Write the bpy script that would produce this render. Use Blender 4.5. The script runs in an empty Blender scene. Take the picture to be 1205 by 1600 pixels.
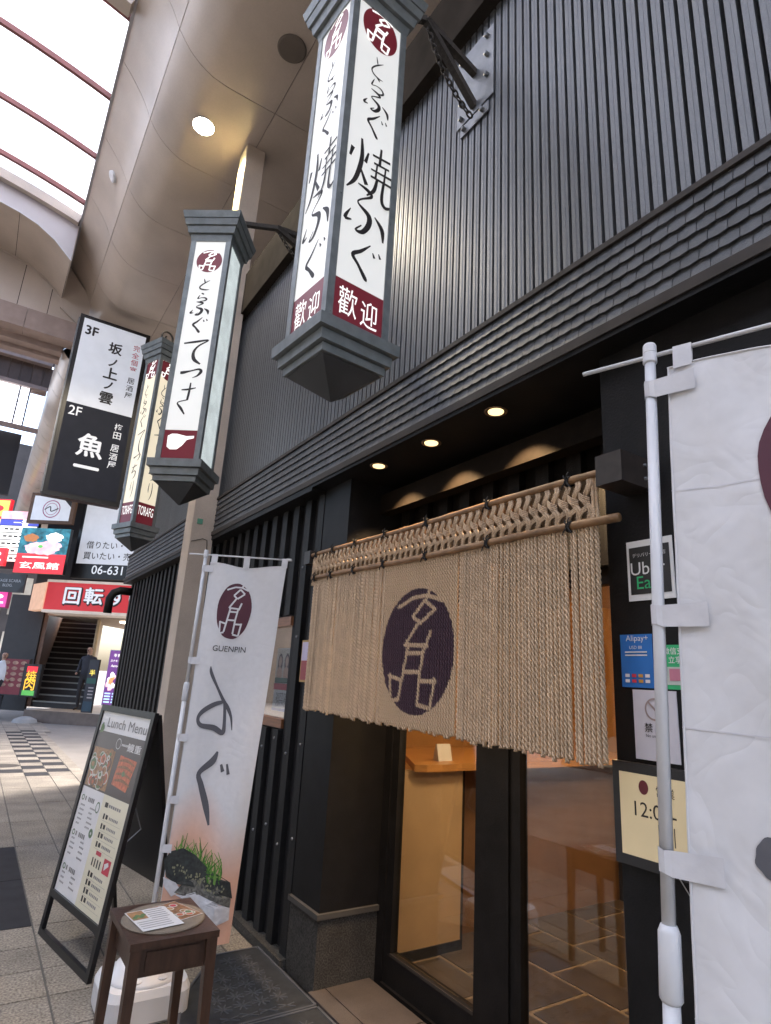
import bpy, bmesh, math, random
import numpy as np
from mathutils import Vector, Matrix
random.seed(7); rng = np.random.default_rng(7)
sc = bpy.context.scene
# ------------------------------------------------------------------ camera
YAW, PITCH, ROLL, FPX, H = 0.570992588, 0.274279947, 0.0575142329, 944.342, 1.5
cF = np.array([math.sin(YAW)*math.cos(PITCH), math.cos(YAW)*math.cos(PITCH), math.sin(PITCH)])
_r = np.array([math.cos(YAW), -math.sin(YAW), 0.0]); _u = np.cross(_r, cF)
cR = math.cos(ROLL)*_r + math.sin(ROLL)*_u; cU = -math.sin(ROLL)*_r + math.cos(ROLL)*_u
cd = bpy.data.cameras.new('camera'); cam = bpy.data.objects.new('camera', cd); sc.collection.objects.link(cam)
cam.matrix_world = Matrix(((cR[0], cU[0], -cF[0], 0), (cR[1], cU[1], -cF[1], 0), (cR[2], cU[2], -cF[2], H), (0, 0, 0, 1)))
cd.sensor_fit = 'HORIZONTAL'; cd.sensor_width = 36; cd.lens = 36*FPX/1205; cd.clip_end = 600; cd.clip_start = .02
sc.camera = cam
# ------------------------------------------------------------------ sky, sun, exposure
SUN_EL, SUN_AZ = math.radians(58), math.radians(62)      # azimuth from +Y towards +X: behind the restaurant
w = bpy.data.worlds.new('World'); sc.world = w; w.use_nodes = True
nt = w.node_tree; sky = nt.nodes.new('ShaderNodeTexSky'); sky.sky_type = 'NISHITA'; sky.sun_disc = False
sky.sun_elevation = SUN_EL; sky.sun_rotation = SUN_AZ; sky.dust_density = 4; sky.air_density = 1.0
nt.links.new(sky.outputs[0], nt.nodes['Background'].inputs[0]); nt.nodes['Background'].inputs[1].default_value = .15
sl = bpy.data.lights.new('sun', 'SUN'); sl.energy = 1.1; sl.angle = math.radians(15); sl.color = (1, .96, .9)
so = bpy.data.objects.new('sun', sl); sc.collection.objects.link(so)
sd = Vector((math.sin(SUN_AZ)*math.cos(SUN_EL), math.cos(SUN_AZ)*math.cos(SUN_EL), math.sin(SUN_EL)))
so.rotation_euler = sd.to_track_quat('Z', 'Y').to_euler(); so.location = (0, 0, 30)
vs = sc.view_settings; vs.view_transform = 'Standard'; vs.look = 'None'; vs.gamma = 1; vs.exposure = 2.25
sc.cycles.use_denoising = True; sc.cycles.max_bounces = 8; sc.cycles.transparent_max_bounces = 12
sc.cycles.sample_clamp_indirect = 8
# ------------------------------------------------------------------ pixel helpers (photo pixels 1205x1600 -> points)
CAM = np.array([0, 0, H])
def ray(x, y): return cF + cR*(x-602.5)/FPX - cU*(y-800)/FPX
def on(x, y, ax, v):
    d = ray(x, y); return CAM + d*((v-CAM[ax])/d[ax])
def onplane(x, y, P, N):
    d = ray(x, y); return CAM + d*(np.dot(np.array(P)-CAM, N)/np.dot(d, N))
# ------------------------------------------------------------------ materials
MAT = {}
def M(name, col, rough=.6, metal=0, var=.12, vs_=6, bump=0, bs=60, emit=0, ecol=None, rnd=0, spec=.5, fine=0, fs=400, trans=0, streak=None):
    if name in MAT: return MAT[name]
    m = bpy.data.materials.new(name); m.use_nodes = True; n = m.node_tree.nodes; l = m.node_tree.links
    b = n['Principled BSDF']; b.inputs['Roughness'].default_value = rough; b.inputs['Metallic'].default_value = metal
    b.inputs['Specular IOR Level'].default_value = spec
    g = n.new('ShaderNodeNewGeometry'); vec = g.outputs['Position']
    if streak:
        mp = n.new('ShaderNodeMapping'); mp.inputs['Scale'].default_value = streak; l.new(vec, mp.inputs[0]); vec2 = mp.outputs[0]
    else: vec2 = vec
    c = n.new('ShaderNodeRGB'); c.outputs[0].default_value = (*col, 1); out = c.outputs[0]
    def mul(out, fac):
        mx = n.new('ShaderNodeMix'); mx.data_type = 'RGBA'; mx.blend_type = 'MULTIPLY'; mx.inputs[0].default_value = 1
        l.new(out, mx.inputs[6]); l.new(fac, mx.inputs[7]); return mx.outputs[2]
    def noise(scale, amt, v, detail=4):
        t = n.new('ShaderNodeTexNoise'); t.inputs['Scale'].default_value = scale; t.inputs['Detail'].default_value = detail; l.new(v, t.inputs['Vector'])
        mr = n.new('ShaderNodeMapRange'); mr.inputs[1].default_value = .25; mr.inputs[2].default_value = .75
        mr.inputs[3].default_value = 1-amt; mr.inputs[4].default_value = 1+amt; l.new(t.outputs[0], mr.inputs[0]); return mr.outputs[0], t
    if var: o, t0 = noise(vs_, var, vec2); out = mul(out, o)
    if fine: o, t1 = noise(fs, fine, vec, 2); out = mul(out, o)
    if rnd:
        oi = n.new('ShaderNodeObjectInfo'); mr = n.new('ShaderNodeMapRange'); mr.inputs[3].default_value = 1-rnd; mr.inputs[4].default_value = 1+rnd
        l.new(oi.outputs['Random'], mr.inputs[0]); out = mul(out, mr.outputs[0])
    l.new(out, b.inputs['Base Color'])
    if bump:
        t = n.new('ShaderNodeTexNoise'); t.inputs['Scale'].default_value = bs; t.inputs['Detail'].default_value = 3; l.new(vec, t.inputs['Vector'])
        bp = n.new('ShaderNodeBump'); bp.inputs['Strength'].default_value = bump; bp.inputs['Distance'].default_value = .01
        l.new(t.outputs[0], bp.inputs['Height']); l.new(bp.outputs[0], b.inputs['Normal'])
    if emit:
        b.inputs['Emission Strength'].default_value = emit
        if ecol: b.inputs['Emission Color'].default_value = (*ecol, 1)
        else: l.new(out, b.inputs['Emission Color'])
    MAT[name] = m; return m
def Mattr(name, rough=.8, fine=0, fs=300, emit=0, fold=0):     # dyed or printed: colour comes with the mesh
    m = bpy.data.materials.new(name); m.use_nodes = True; n = m.node_tree.nodes; l = m.node_tree.links
    b = n['Principled BSDF']; b.inputs['Roughness'].default_value = rough; b.inputs['Specular IOR Level'].default_value = .2
    a = n.new('ShaderNodeAttribute'); a.attribute_name = 'dye'
    t = n.new('ShaderNodeTexNoise'); t.inputs['Scale'].default_value = fs; g = n.new('ShaderNodeNewGeometry'); l.new(g.outputs['Position'], t.inputs['Vector'])
    mr = n.new('ShaderNodeMapRange'); mr.inputs[1].default_value = .25; mr.inputs[2].default_value = .75; mr.inputs[3].default_value = 1-fine; mr.inputs[4].default_value = 1+fine; l.new(t.outputs[0], mr.inputs[0])
    mx = n.new('ShaderNodeMix'); mx.data_type = 'RGBA'; mx.blend_type = 'MULTIPLY'; mx.inputs[0].default_value = 1
    l.new(a.outputs['Color'], mx.inputs[6]); l.new(mr.outputs[0], mx.inputs[7]); l.new(mx.outputs[2], b.inputs['Base Color'])
    if fold:
        h = None
        for sc_, di, st_ in ((3.2, 2.2, 1.0), (9, 1.4, .45)):
            q = n.new('ShaderNodeTexNoise'); q.inputs['Scale'].default_value = sc_; q.inputs['Detail'].default_value = 1.5; q.inputs['Distortion'].default_value = di; l.new(g.outputs['Position'], q.inputs['Vector'])
            s1 = n.new('ShaderNodeMath'); s1.operation = 'SUBTRACT'; s1.inputs[1].default_value = .5; l.new(q.outputs[0], s1.inputs[0]); s2 = n.new('ShaderNodeMath'); s2.operation = 'ABSOLUTE'; l.new(s1.outputs[0], s2.inputs[0])
            s3 = n.new('ShaderNodeMath'); s3.operation = 'MULTIPLY'; s3.inputs[1].default_value = st_; l.new(s2.outputs[0], s3.inputs[0])
            if h is None: h = s3.outputs[0]
            else: ad_ = n.new('ShaderNodeMath'); ad_.operation = 'ADD'; l.new(h, ad_.inputs[0]); l.new(s3.outputs[0], ad_.inputs[1]); h = ad_.outputs[0]
        bp = n.new('ShaderNodeBump'); bp.inputs['Strength'].default_value = fold; bp.inputs['Distance'].default_value = .05; l.new(h, bp.inputs['Height']); l.new(bp.outputs[0], b.inputs['Normal'])
    if emit: l.new(mx.outputs[2], b.inputs['Emission Color']); b.inputs['Emission Strength'].default_value = emit
    MAT[name] = m; return m
def Mglass(name, tint=(.93, .95, .95), ior=1.5, mult=2.5):
    m = bpy.data.materials.new(name); m.use_nodes = True; n = m.node_tree.nodes; l = m.node_tree.links
    n.remove(n['Principled BSDF']); o = n['Material Output']
    t = n.new('ShaderNodeBsdfTransparent'); t.inputs[0].default_value = (*tint, 1); gl = n.new('ShaderNodeBsdfGlossy'); gl.inputs['Roughness'].default_value = .01
    fr = n.new('ShaderNodeFresnel'); gm = n.new('ShaderNodeNewGeometry'); mi = n.new('ShaderNodeMapRange'); mi.inputs[3].default_value = ior; mi.inputs[4].default_value = 1/ior; l.new(gm.outputs['Backfacing'], mi.inputs[0]); l.new(mi.outputs[0], fr.inputs[0]); mu = n.new('ShaderNodeMath'); mu.operation = 'MULTIPLY'; mu.inputs[1].default_value = mult; mu.use_clamp = True
    l.new(fr.outputs[0], mu.inputs[0]); mx = n.new('ShaderNodeMixShader'); l.new(mu.outputs[0], mx.inputs[0]); l.new(t.outputs[0], mx.inputs[1]); l.new(gl.outputs[0], mx.inputs[2]); l.new(mx.outputs[0], o.inputs[0])
    MAT[name] = m; return m
def Mglaze(name):
    m = bpy.data.materials.new(name); m.use_nodes = True; n = m.node_tree.nodes; l = m.node_tree.links
    n.remove(n['Principled BSDF']); o = n['Material Output']
    t = n.new('ShaderNodeBsdfTransparent'); t.inputs[0].default_value = (.9, .93, .95, 1); d = n.new('ShaderNodeBsdfTranslucent'); d.inputs[0].default_value = (.92, .93, .96, 1)
    mx = n.new('ShaderNodeMixShader'); mx.inputs[0].default_value = .55; l.new(t.outputs[0], mx.inputs[1]); l.new(d.outputs[0], mx.inputs[2]); l.new(mx.outputs[0], o.inputs[0])
    MAT[name] = m; return m
# ------------------------------------------------------------------ text cache (built-in font)
TEXT = {}
def prep_text(strings):
    obs = []
    for s, bold in strings:
        cu = bpy.data.curves.new('t', 'FONT'); cu.body = s; cu.size = 1; cu.resolution_u = 3; cu.offset = bold
        o = bpy.data.objects.new('t', cu); sc.collection.objects.link(o); obs.append((s, bold, o))
    bpy.context.view_layer.update(); dg = bpy.context.evaluated_depsgraph_get()
    for s, bold, o in obs:
        me = bpy.data.meshes.new_from_object(o.evaluated_get(dg))
        v = np.array([p.co[:2] for p in me.vertices]) if len(me.vertices) else np.zeros((1, 2)); f = [tuple(p.vertices) for p in me.polygons]
        v = v - (v.min(0)+v.max(0))/2; TEXT[(s, bold)] = (v, f); bpy.data.meshes.remove(me)
    for s, bold, o in obs:
        cu = o.data; bpy.data.objects.remove(o); bpy.data.curves.remove(cu)
# ------------------------------------------------------------------ mesh builder
class MB:
    def __init__(s): s.v = []; s.f = []; s.mi = []; s.col = []; s.cur = 0; s.c = (1, 1, 1)
    def add(s, vs, fs):
        b = len(s.v); s.v += [tuple(float(c) for c in p) for p in vs]; s.col += [s.c]*len(vs)
        for f in fs: s.f.append(tuple(b+i for i in f)); s.mi.append(s.cur)
    def box(s, x0, y0, z0, x1, y1, z1):
        x0, x1 = min(x0, x1), max(x0, x1); y0, y1 = min(y0, y1), max(y0, y1); z0, z1 = min(z0, z1), max(z0, z1)
        s.add([(x0, y0, z0), (x1, y0, z0), (x1, y1, z0), (x0, y1, z0), (x0, y0, z1), (x1, y0, z1), (x1, y1, z1), (x0, y1, z1)],
              [(0, 3, 2, 1), (4, 5, 6, 7), (0, 1, 5, 4), (1, 2, 6, 5), (2, 3, 7, 6), (3, 0, 4, 7)])
    def hexa(s, a, b):          # two quads (bottom loop, top loop)
        s.add(list(a)+list(b), [(0, 3, 2, 1), (4, 5, 6, 7), (0, 1, 5, 4), (1, 2, 6, 5), (2, 3, 7, 6), (3, 0, 4, 7)])
    def bar(s, p, q, w, h=None, up=(0, 0, 1)):
        h = h or w; p = np.array(p, float); q = np.array(q, float); d = q-p; d /= np.linalg.norm(d)
        a = np.cross(d, up); a = a/np.linalg.norm(a) if np.linalg.norm(a) > 1e-5 else np.array([1., 0, 0]); b = np.cross(a, d)
        L = lambda c: [c-a*w/2-b*h/2, c+a*w/2-b*h/2, c+a*w/2+b*h/2, c-a*w/2+b*h/2]
        s.hexa(L(p), L(q))
    def tube(s, pts, r, n=8, cap=True):
        pts = [np.array(p, float) for p in pts]; k = len(pts); rs = r if hasattr(r, '__len__') else [r]*k
        V = []; pa = None
        for i, p in enumerate(pts):
            d = pts[min(i+1, k-1)]-pts[max(i-1, 0)]; d = d/(np.linalg.norm(d)+1e-12)
            if pa is None: ref = np.array([0, 0, 1.]) if abs(d[2]) < .9 else np.array([1., 0, 0]); pa = np.cross(d, ref)
            a = pa-d*np.dot(pa, d); a /= np.linalg.norm(a)+1e-12; pa = a; b = np.cross(d, a)
            for j in range(n): t = 2*math.pi*j/n; V.append(p+rs[i]*(math.cos(t)*a+math.sin(t)*b))
        F = [(i*n+j, i*n+(j+1) % n, (i+1)*n+(j+1) % n, (i+1)*n+j) for i in range(k-1) for j in range(n)]
        if cap: F += [tuple(range(n-1, -1, -1)), tuple((k-1)*n+j for j in range(n))]
        s.add(V, F)
    def lathe(s, prof, c=(0, 0, 0), n=24, axis='z'):
        V = []
        for r, z in prof:
            for j in range(n):
                t = 2*math.pi*j/n; p = (r*math.cos(t), r*math.sin(t), z)
                if axis == 'x': p = (p[2], p[0], p[1])
                if axis == 'y': p = (p[0], p[2], p[1])
                V.append((p[0]+c[0], p[1]+c[1], p[2]+c[2]))
        k = len(prof)
        s.add(V, [(i*n+j, i*n+(j+1) % n, (i+1)*n+(j+1) % n, (i+1)*n+j) for i in range(k-1) for j in range(n)]+[tuple(range(n-1, -1, -1)), tuple((k-1)*n+j for j in range(n))])
    def frustum(s, w0, z0, w1, z1):
        s.hexa([(-w0, -w0, z0), (w0, -w0, z0), (w0, w0, z0), (-w0, w0, z0)], [(-w1, -w1, z1), (w1, -w1, z1), (w1, w1, z1), (-w1, w1, z1)])
    # printing on a surface map S(u,v,n)
    def patch(s, S, u0, v0, u1, v1, n=.001, nu=1, nv=1, colf=None):
        b = len(s.v)
        for j in range(nv+1):
            for i in range(nu+1):
                u = u0+(u1-u0)*i/nu; v = v0+(v1-v0)*j/nv; s.v.append(tuple(map(float, S(u, v, n)))); s.col.append(colf(u, v) if colf else s.c)
        for j in range(nv):
            for i in range(nu):
                a = b+j*(nu+1)+i; s.f.append((a, a+1, a+nu+2, a+nu+1)); s.mi.append(s.cur)
    def ellipse(s, S, cu, cv, ru, rv, n=.001, k=36, rings=1, rin=0, jit=0):
        V = []; rs = [rin+(1-rin)*i/rings for i in range(rings+1)]
        for r in rs:
            for j in range(k):
                t = 2*math.pi*j/k; q = r*(1+jit*(math.sin(5*t)+math.sin(9*t+1))*.5); V.append(S(cu+ru*q*math.cos(t), cv+rv*q*math.sin(t), n))
        s.add(V, [(i*k+j, i*k+(j+1) % k, (i+1)*k+(j+1) % k, (i+1)*k+j) for i in range(rings) for j in range(k)])
    def poly(s, S, pts, n=.001): s.add([S(u, v, n) for u, v in pts], [tuple(range(len(pts)))])
    def stroke(s, S, pts, n=.0012, sub=5):
        P = np.array(pts, float); k = len(P); out = []
        for i in range(k-1):
            p0, p1, p2, p3 = P[max(i-1, 0)], P[i], P[i+1], P[min(i+2, k-1)]
            for j in range(sub):
                t = j/sub; out.append(.5*((2*p1)+(-p0+p2)*t+(2*p0-5*p1+4*p2-p3)*t*t+(-p0+3*p1-3*p2+p3)*t**3))
        out.append(P[-1]); Q = np.array(out); V = []; m = len(Q)
        for i in range(m):
            d = Q[min(i+1, m-1), :2]-Q[max(i-1, 0), :2]; d = d/(np.linalg.norm(d)+1e-9); nn = np.array([-d[1], d[0]]); hw = max(Q[i, 2], .0)/2
            for sg in (1, -1): p = Q[i, :2]+nn*hw*sg; V.append(S(p[0], p[1], n))
        s.add(V, [(2*i, 2*i+1, 2*i+3, 2*i+2) for i in range(m-1)])
    def text(s, S, st, cu, cv, w=None, h=None, n=.0012, bold=0.0, fat=0):
        if fat:
            for i, (a_, b_) in enumerate(((-1, 0), (1, 0), (0, -1), (0, 1))): s.text(S, st, cu+a_*fat, cv+b_*fat, w, h, n+.0003*(i+1))
            return
        v, f = TEXT[(st, bold)]; sz = v.max(0)-v.min(0)
        if w and h: sx, sy = w/sz[0], h/sz[1]
        elif w: sx = sy = w/sz[0]
        else: sx = sy = h/max(sz[1], 1e-6)
        s.add([S(cu+a*sx, cv+b*sy, n) for a, b in v], f)
    def glyph(s, S, ch, u0, v0, w, h, n=.0012, k=1.0):
        for i, st in enumerate(GL[ch]): s.stroke(S, [(u0+x*w, v0+y*h, q*w*k) for x, y, q in st], n+i*.0002)
    def mesh(s, name, mats, smooth=False, dye=False):
        me = bpy.data.meshes.new(name); me.from_pydata(s.v, [], s.f); mats = mats if isinstance(mats, (list, tuple)) else [mats]
        for m in mats: me.materials.append(m)
        if len(mats) > 1: me.polygons.foreach_set('material_index', s.mi)
        if dye:
            a = me.color_attributes.new('dye', 'FLOAT_COLOR', 'POINT'); a.data.foreach_set('color', np.array([(*c, 1) for c in s.col], float).ravel())
        if smooth: me.polygons.foreach_set('use_smooth', [True]*len(me.polygons))
        me.update(); return me
    def build(s, name, mats, parent=None, smooth=False, dye=False, world=True, label=None):
        me = s.mesh(name, mats, smooth, dye)
        if parent is not None and world: me.transform(parent_mw(parent).inverted())
        o = link(name, me, parent)
        if label: o['label'] = label
        return o
MW = {}
def parent_mw(o):
    m = MW.get(o.name)
    return m if m is not None else Matrix()
def link(name, me, parent=None, loc=None, rotz=0):
    o = bpy.data.objects.new(name, me); sc.collection.objects.link(o); o.parent = parent
    m = parent_mw(parent) if parent is not None else Matrix()
    if loc is not None: o.location = loc; o.rotation_euler = (0, 0, rotz); m = m @ Matrix.Translation(loc) @ Matrix.Rotation(rotz, 4, 'Z')
    MW[o.name] = m; return o
def tag(o, label=None, cat=None, group=None, kind=None):
    for k, v in (('label', label), ('category', cat), ('group', group), ('kind', kind)):
        if v: o[k] = v
    return o
def thing(name, label, cat, loc=(0, 0, 0), rotz=0, group=None, kind=None):
    return tag(link(name, None, None, loc, rotz), label, cat, group, kind)
def plane(O, R, U=(0, 0, 1)):
    O, R, U = (np.array(a, float) for a in (O, R, U)); N = np.cross(R, U)
    return lambda u, v, n=0: O+R*u+U*v+N*n
def facX(x): return plane((x, 0, 0), (0, -1, 0))     # wall facing the street: u=-Y, v=Z
GL = {
 'to': [[(.42, .98, .04), (.5, .75, .1), (.55, .6, .03)], [(.95, .85, .03), (.6, .65, .09), (.25, .4, .1), (.12, .2, .1), (.3, .05, .12), (.7, .0, .1), (1, .03, .02)]],
 'ra': [[(.35, .98, .05), (.5, .9, .11), (.58, .8, .02)], [(.25, .75, .03), (.15, .45, .09), (.12, .3, .06), (.4, .42, .05), (.7, .42, .1), (.85, .25, .12), (.7, .08, .09), (.3, .0, .02)]],
 'fu': [[(.25, .98, .03), (.52, .95, .1), (.62, .87, .07), (.35, .7, .04), (.3, .6, .05), (.58, .48, .13), (.6, .3, .13), (.45, .1, .1), (.28, .08, .05), (.42, .22, .03)], [(.12, .42, .02), (.0, .2, .09), (.16, .22, .03)], [(.74, .52, .03), (.95, .36, .12), (1, .12, .04)]],
 'gu': [[(.62, 1, .03), (.35, .72, .09), (.12, .52, .11), (.3, .32, .09), (.52, .06, .12), (.58, .0, .02)], [(.7, .84, .03), (.76, .72, .08)], [(.88, .9, .03), (.94, .78, .08)]],
 'yaki': [[(.05, .74, .09), (.0, .56, .05)], [(.42, .8, .04), (.36, .6, .08)], [(.24, .98, .05), (.27, .62, .1), (.16, .22, .09), (-.02, .0, .03)], [(.25, .46, .04), (.42, .22, .1)], [(.52, .82, .05), (.96, .87, .06)], [(.72, 1.02, .05), (.7, .7, .07)], [(.56, .69, .05), (.94, .73, .05)], [(.5, .55, .04), (1.02, .59, .06)], [(.64, .68, .04), (.62, .44, .05)], [(.85, .7, .04), (.83, .44, .05)], [(.5, .42, .05), (1.02, .45, .06)], [(.66, .42, .06), (.6, .2, .08), (.44, .04, .03)], [(.82, .42, .06), (.8, .12, .08), (.9, .02, .08), (1.08, .1, .03)]],
 'te': [[(.0, .85, .05), (.5, .93, .08), (.98, 1, .05), (.62, .76, .06), (.45, .5, .09), (.5, .2, .12), (.78, .0, .05)]],
 'tsu': [[(.0, .45, .1), (.15, .48, .12), (.5, .65, .06), (.85, .82, .08), (.97, .6, .12), (.82, .2, .07), (.6, .0, .02)]],
 'sa': [[(.2, .8, .05), (.55, .82, .09), (.95, .88, .04)], [(.64, 1.05, .06), (.62, .7, .1), (.58, .45, .09)], [(.58, .46, .05), (.1, .36, .05), (.32, .17, .11), (.55, -.03, .05)]],
 'chi': [[(.1, .75, .04), (.5, .82, .09), (.95, .9, .04)], [(.55, 1.02, .04), (.36, .62, .09), (.2, .4, .06), (.55, .52, .06), (.82, .45, .1), (.8, .2, .1), (.5, .0, .03)]],
 'ri': [[(.2, .95, .05), (.15, .6, .1), (.22, .42, .03)], [(.7, 1, .05), (.76, .6, .11), (.66, .25, .09), (.4, .0, .02)]]}
EMB = [[(-.6, .76), (-.1, .9), (.3, .91), (.72, .8)], [(.36, 1.0), (.3, .88)], [(.23, .83), (-.12, .57), (.12, .45), (.53, .66), (.23, .83)], [(.05, .45), (-.33, .09), (.36, .07)], [(.43, .3), (.29, .03)],
       [(-.24, .07), (-.35, -.34), (-.47, -.8)], [(.26, .07), (.16, -.34), (.1, -.86)], [(-.26, -.05), (.22, -.05)], [(-.35, -.36), (.15, -.36)],
       [(-.78, -.42), (-.72, -.86), (-.46, -.82)], [(-.8, -.44), (-.42, -.5)], [(.1, -.88), (.47, -.92), (.58, -.46)], [(.12, -.5), (.6, -.5)]]
def emblem(mb, S, cu, cv, ru, rv, m_dark, m_light, wd=.1, rings=1, n=.001, jit=0):
    mb.cur = m_dark; mb.ellipse(S, cu, cv, ru, rv, n, 40, rings, 0, jit); mb.cur = m_light
    for i, st in enumerate(EMB): 
        for a, b in zip(st[:-1], st[1:]): mb.stroke(S, [(cu+a[0]*ru*.92, cv+a[1]*rv*.95, wd*ru), (cu+b[0]*ru*.92, cv+b[1]*rv*.95, wd*ru)], n+.0006+i*.00012, 3)
JP = ['歡', '迎', 'TORAFG', '3F', '2F', '坂', 'ノ', '上', '雲', '完', '全', '個', '室', '居', '酒', '屋', '梅', '田', '魚', '一', '借りたい・', '買いたい・売', '06-6311', '回', '転', 'す', 'し', '玄風館', 'STAGE SCARA', 'BLDG.',
      'GUENPIN', 'Lunch Menu', '鰻重', 'Uber', 'Eats', 'デリバリー対応店', 'Alipay+', 'USD 88', '微信支付', '立享优', '禁  煙', 'No smoking', '営業', '12:00-', '半', '熟', 'スナキャバ', 'Astoria', '焼', '肉', '一番', '2077/2', '館']
prep_text([(s, b) for s in JP for b in (0.0, .007)])
# ------------------------------------------------------------------ shared materials
black = M('black_stain', (.009, .0085, .009), .55, var=.35, vs_=9, bump=.1, bs=120, spec=.22)
blackwood = M('black_timber', (.013, .0125, .013), .55, spec=.25, var=.35, vs_=30, bump=.25, bs=150, streak=(1, 1, .05), rnd=.25)
steel = M('lantern_steel', (.185, .205, .208), .45, .3, var=.2, vs_=20, bump=.05, bs=200)
clad = M('cladding_metal', (.125, .128, .134), .38, .5, var=.14, vs_=3, fine=.3, fs=420, bump=.12, bs=420, rnd=.07, streak=(1, 1, .15))
gap = M('dark_gap', (.01, .01, .012), .8)
tilem = M('shingle_metal', (.075, .078, .084), .5, .3, var=.25, vs_=12, fine=.25, fs=500, bump=.2, bs=300, rnd=.16)
trim = M('brown_metal', (.04, .034, .031), .65, 0, var=.2, vs_=10, spec=.25)
beige = M('ceiling_panel_beige', (.52, .445, .385), .34, var=.14, vs_=1.6, fine=.04, fs=60, rnd=.03)
colm = M('column_stucco', (.5, .42, .35), .85, var=.16, vs_=3, fine=.1, fs=250, bump=.5, bs=220)
maroon = M('maroon_print', (.13, .012, .022), .5, var=.1)
maroon_lit = M('maroon_backlit', (.12, .01, .018), .4, var=.05, emit=.12)
ink = M('ink', (.018, .014, .014), .6, var=0)
white_lit = M('backlit_white', (.7, .7, .67), .35, var=.05, vs_=3, emit=.1, ecol=(.92, .92, .88))
cream_lit = M('backlit_cream', (.7, .64, .5), .35, var=.05, vs_=3, emit=.13, ecol=(1, .88, .64))
mark_lit = M('backlit_mark', (.9, .89, .85), .4, var=0, emit=.2)
whitep = M('white_plastic', (.62, .63, .66), .35, var=.05)
granite = M('granite_dark', (.05, .047, .043), .6, var=.25, vs_=14, fine=.8, fs=130, spec=.25)
glass = Mglass('clear_glass')
woodo = M('orange_wood', (.5, .25, .08), .35, var=.2, vs_=14, streak=(.2, 4, 6))
bamboo = M('bamboo', (.23, .125, .055), .45, var=.4, vs_=14, bump=.2, bs=50)
twine = M('black_twine', (.012, .011, .011), .8)
iron = M('rusty_iron', (.05, .042, .036), .75, .3, var=.4, vs_=60, bump=.4, bs=200)
plate = M('galvanised_plate', (.2, .205, .215), .45, .6, var=.2, vs_=12, fine=.15)
# ================================================================== GROUND
g = MB(); g.add([(-150, -80, -.02), (150, -80, -.02), (150, 220, -.02), (-150, 220, -.02)], [(0, 1, 2, 3)])
tag(g.build('ground', M('ground_stone', (.2, .18, .16), .7, var=.15, vs_=2, fine=.25, fs=200)), kind='structure')
pav = thing('pavement', None, None, kind='structure')
stone_l = M('granite_paver', (.225, .198, .165), .72, spec=.25, var=.3, vs_=2.6, fine=.62, fs=85, rnd=.09, bump=.06, bs=300)
stone_d = M('black_paver', (.03, .03, .034), .75, spec=.15, var=.2, vs_=8, fine=.3, fs=300, rnd=.1)
g = MB(); g.box(-5.4, -2, -.018, 1.66, 19, -.006); g.build('bedding', M('joint_grey', (.1, .093, .085), .9), pav)
def slab_mesh(wx, wy, m, n):
    b = MB(); e = .004; b.hexa([(e, e, -.005), (wx-e, e, -.005), (wx-e, wy-e, -.005), (e, wy-e, -.005)], [(e+.002, e+.002, 0), (wx-e-.002, e+.002, 0), (wx-e-.002, wy-e-.002, 0), (e+.002, wy-e-.002, 0)]); return b.mesh(n, m)
sm = {}
def slab(x, y, wx, wy, dark=False):
    k = (round(wx, 3), round(wy, 3), dark)
    if k not in sm: sm[k] = slab_mesh(wx, wy, stone_d if dark else stone_l, 'paving_slab')
    link('paving_slab', sm[k], pav, (x, y, random.uniform(-.0008, .0008)))
for ci in range(-4, 6):
    x = ci*.3; wx = .3 if ci < 5 else .16
    for j in range(6):
        y = 2.7+.305*j
        if ci >= -1: slab(x, y, wx, .305)
    y = 4.53
    if ci in (1, -2):
        for j in range(2): slab(x, y+.93*j, .3, .93, True)
    elif ci >= -1:
        for j in range(2): slab(x, y+.93*j, wx, .93)
    y = 6.39
    while y < 10: slab(x, y, wx, .9225); y += .9225
    r = 0; y = 10.08
    while y < 16.3:
        dk = (ci == 3 and r % 2 == 0) or (ci == 4 and r % 2 == 1) or (ci <= 2 and r == 1)
        if ci >= 2 or r < 4: slab(x, y, wx, .327, dk)
        y += .327; r += 1
for ci in (-1, 0, 1, 2, 3, 4, 5):
    y = 16.3
    while y < 18.5: slab(ci*.3, y, .3, .9); y += .9
g = MB(); g.box(-5.4, 10.08, -.006, .6, 18.6, -.001); g.box(-5.4, -2, -.006, -1.2, 10.08, -.001); g.box(-1.2, -2, -.006, 1.5, 2.7, -.001)
g.build('paving_field', stone_l, pav)
b = MB(); b.ellipse(plane((0, 0, .0025), (1, 0, 0), (0, 1, 0)), .62, 11.1, .28, .2, 0, 28)
tag(b.build('manhole_cover', iron), 'round dark manhole cover beside the black and white chequered paving', 'manhole cover')
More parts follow.
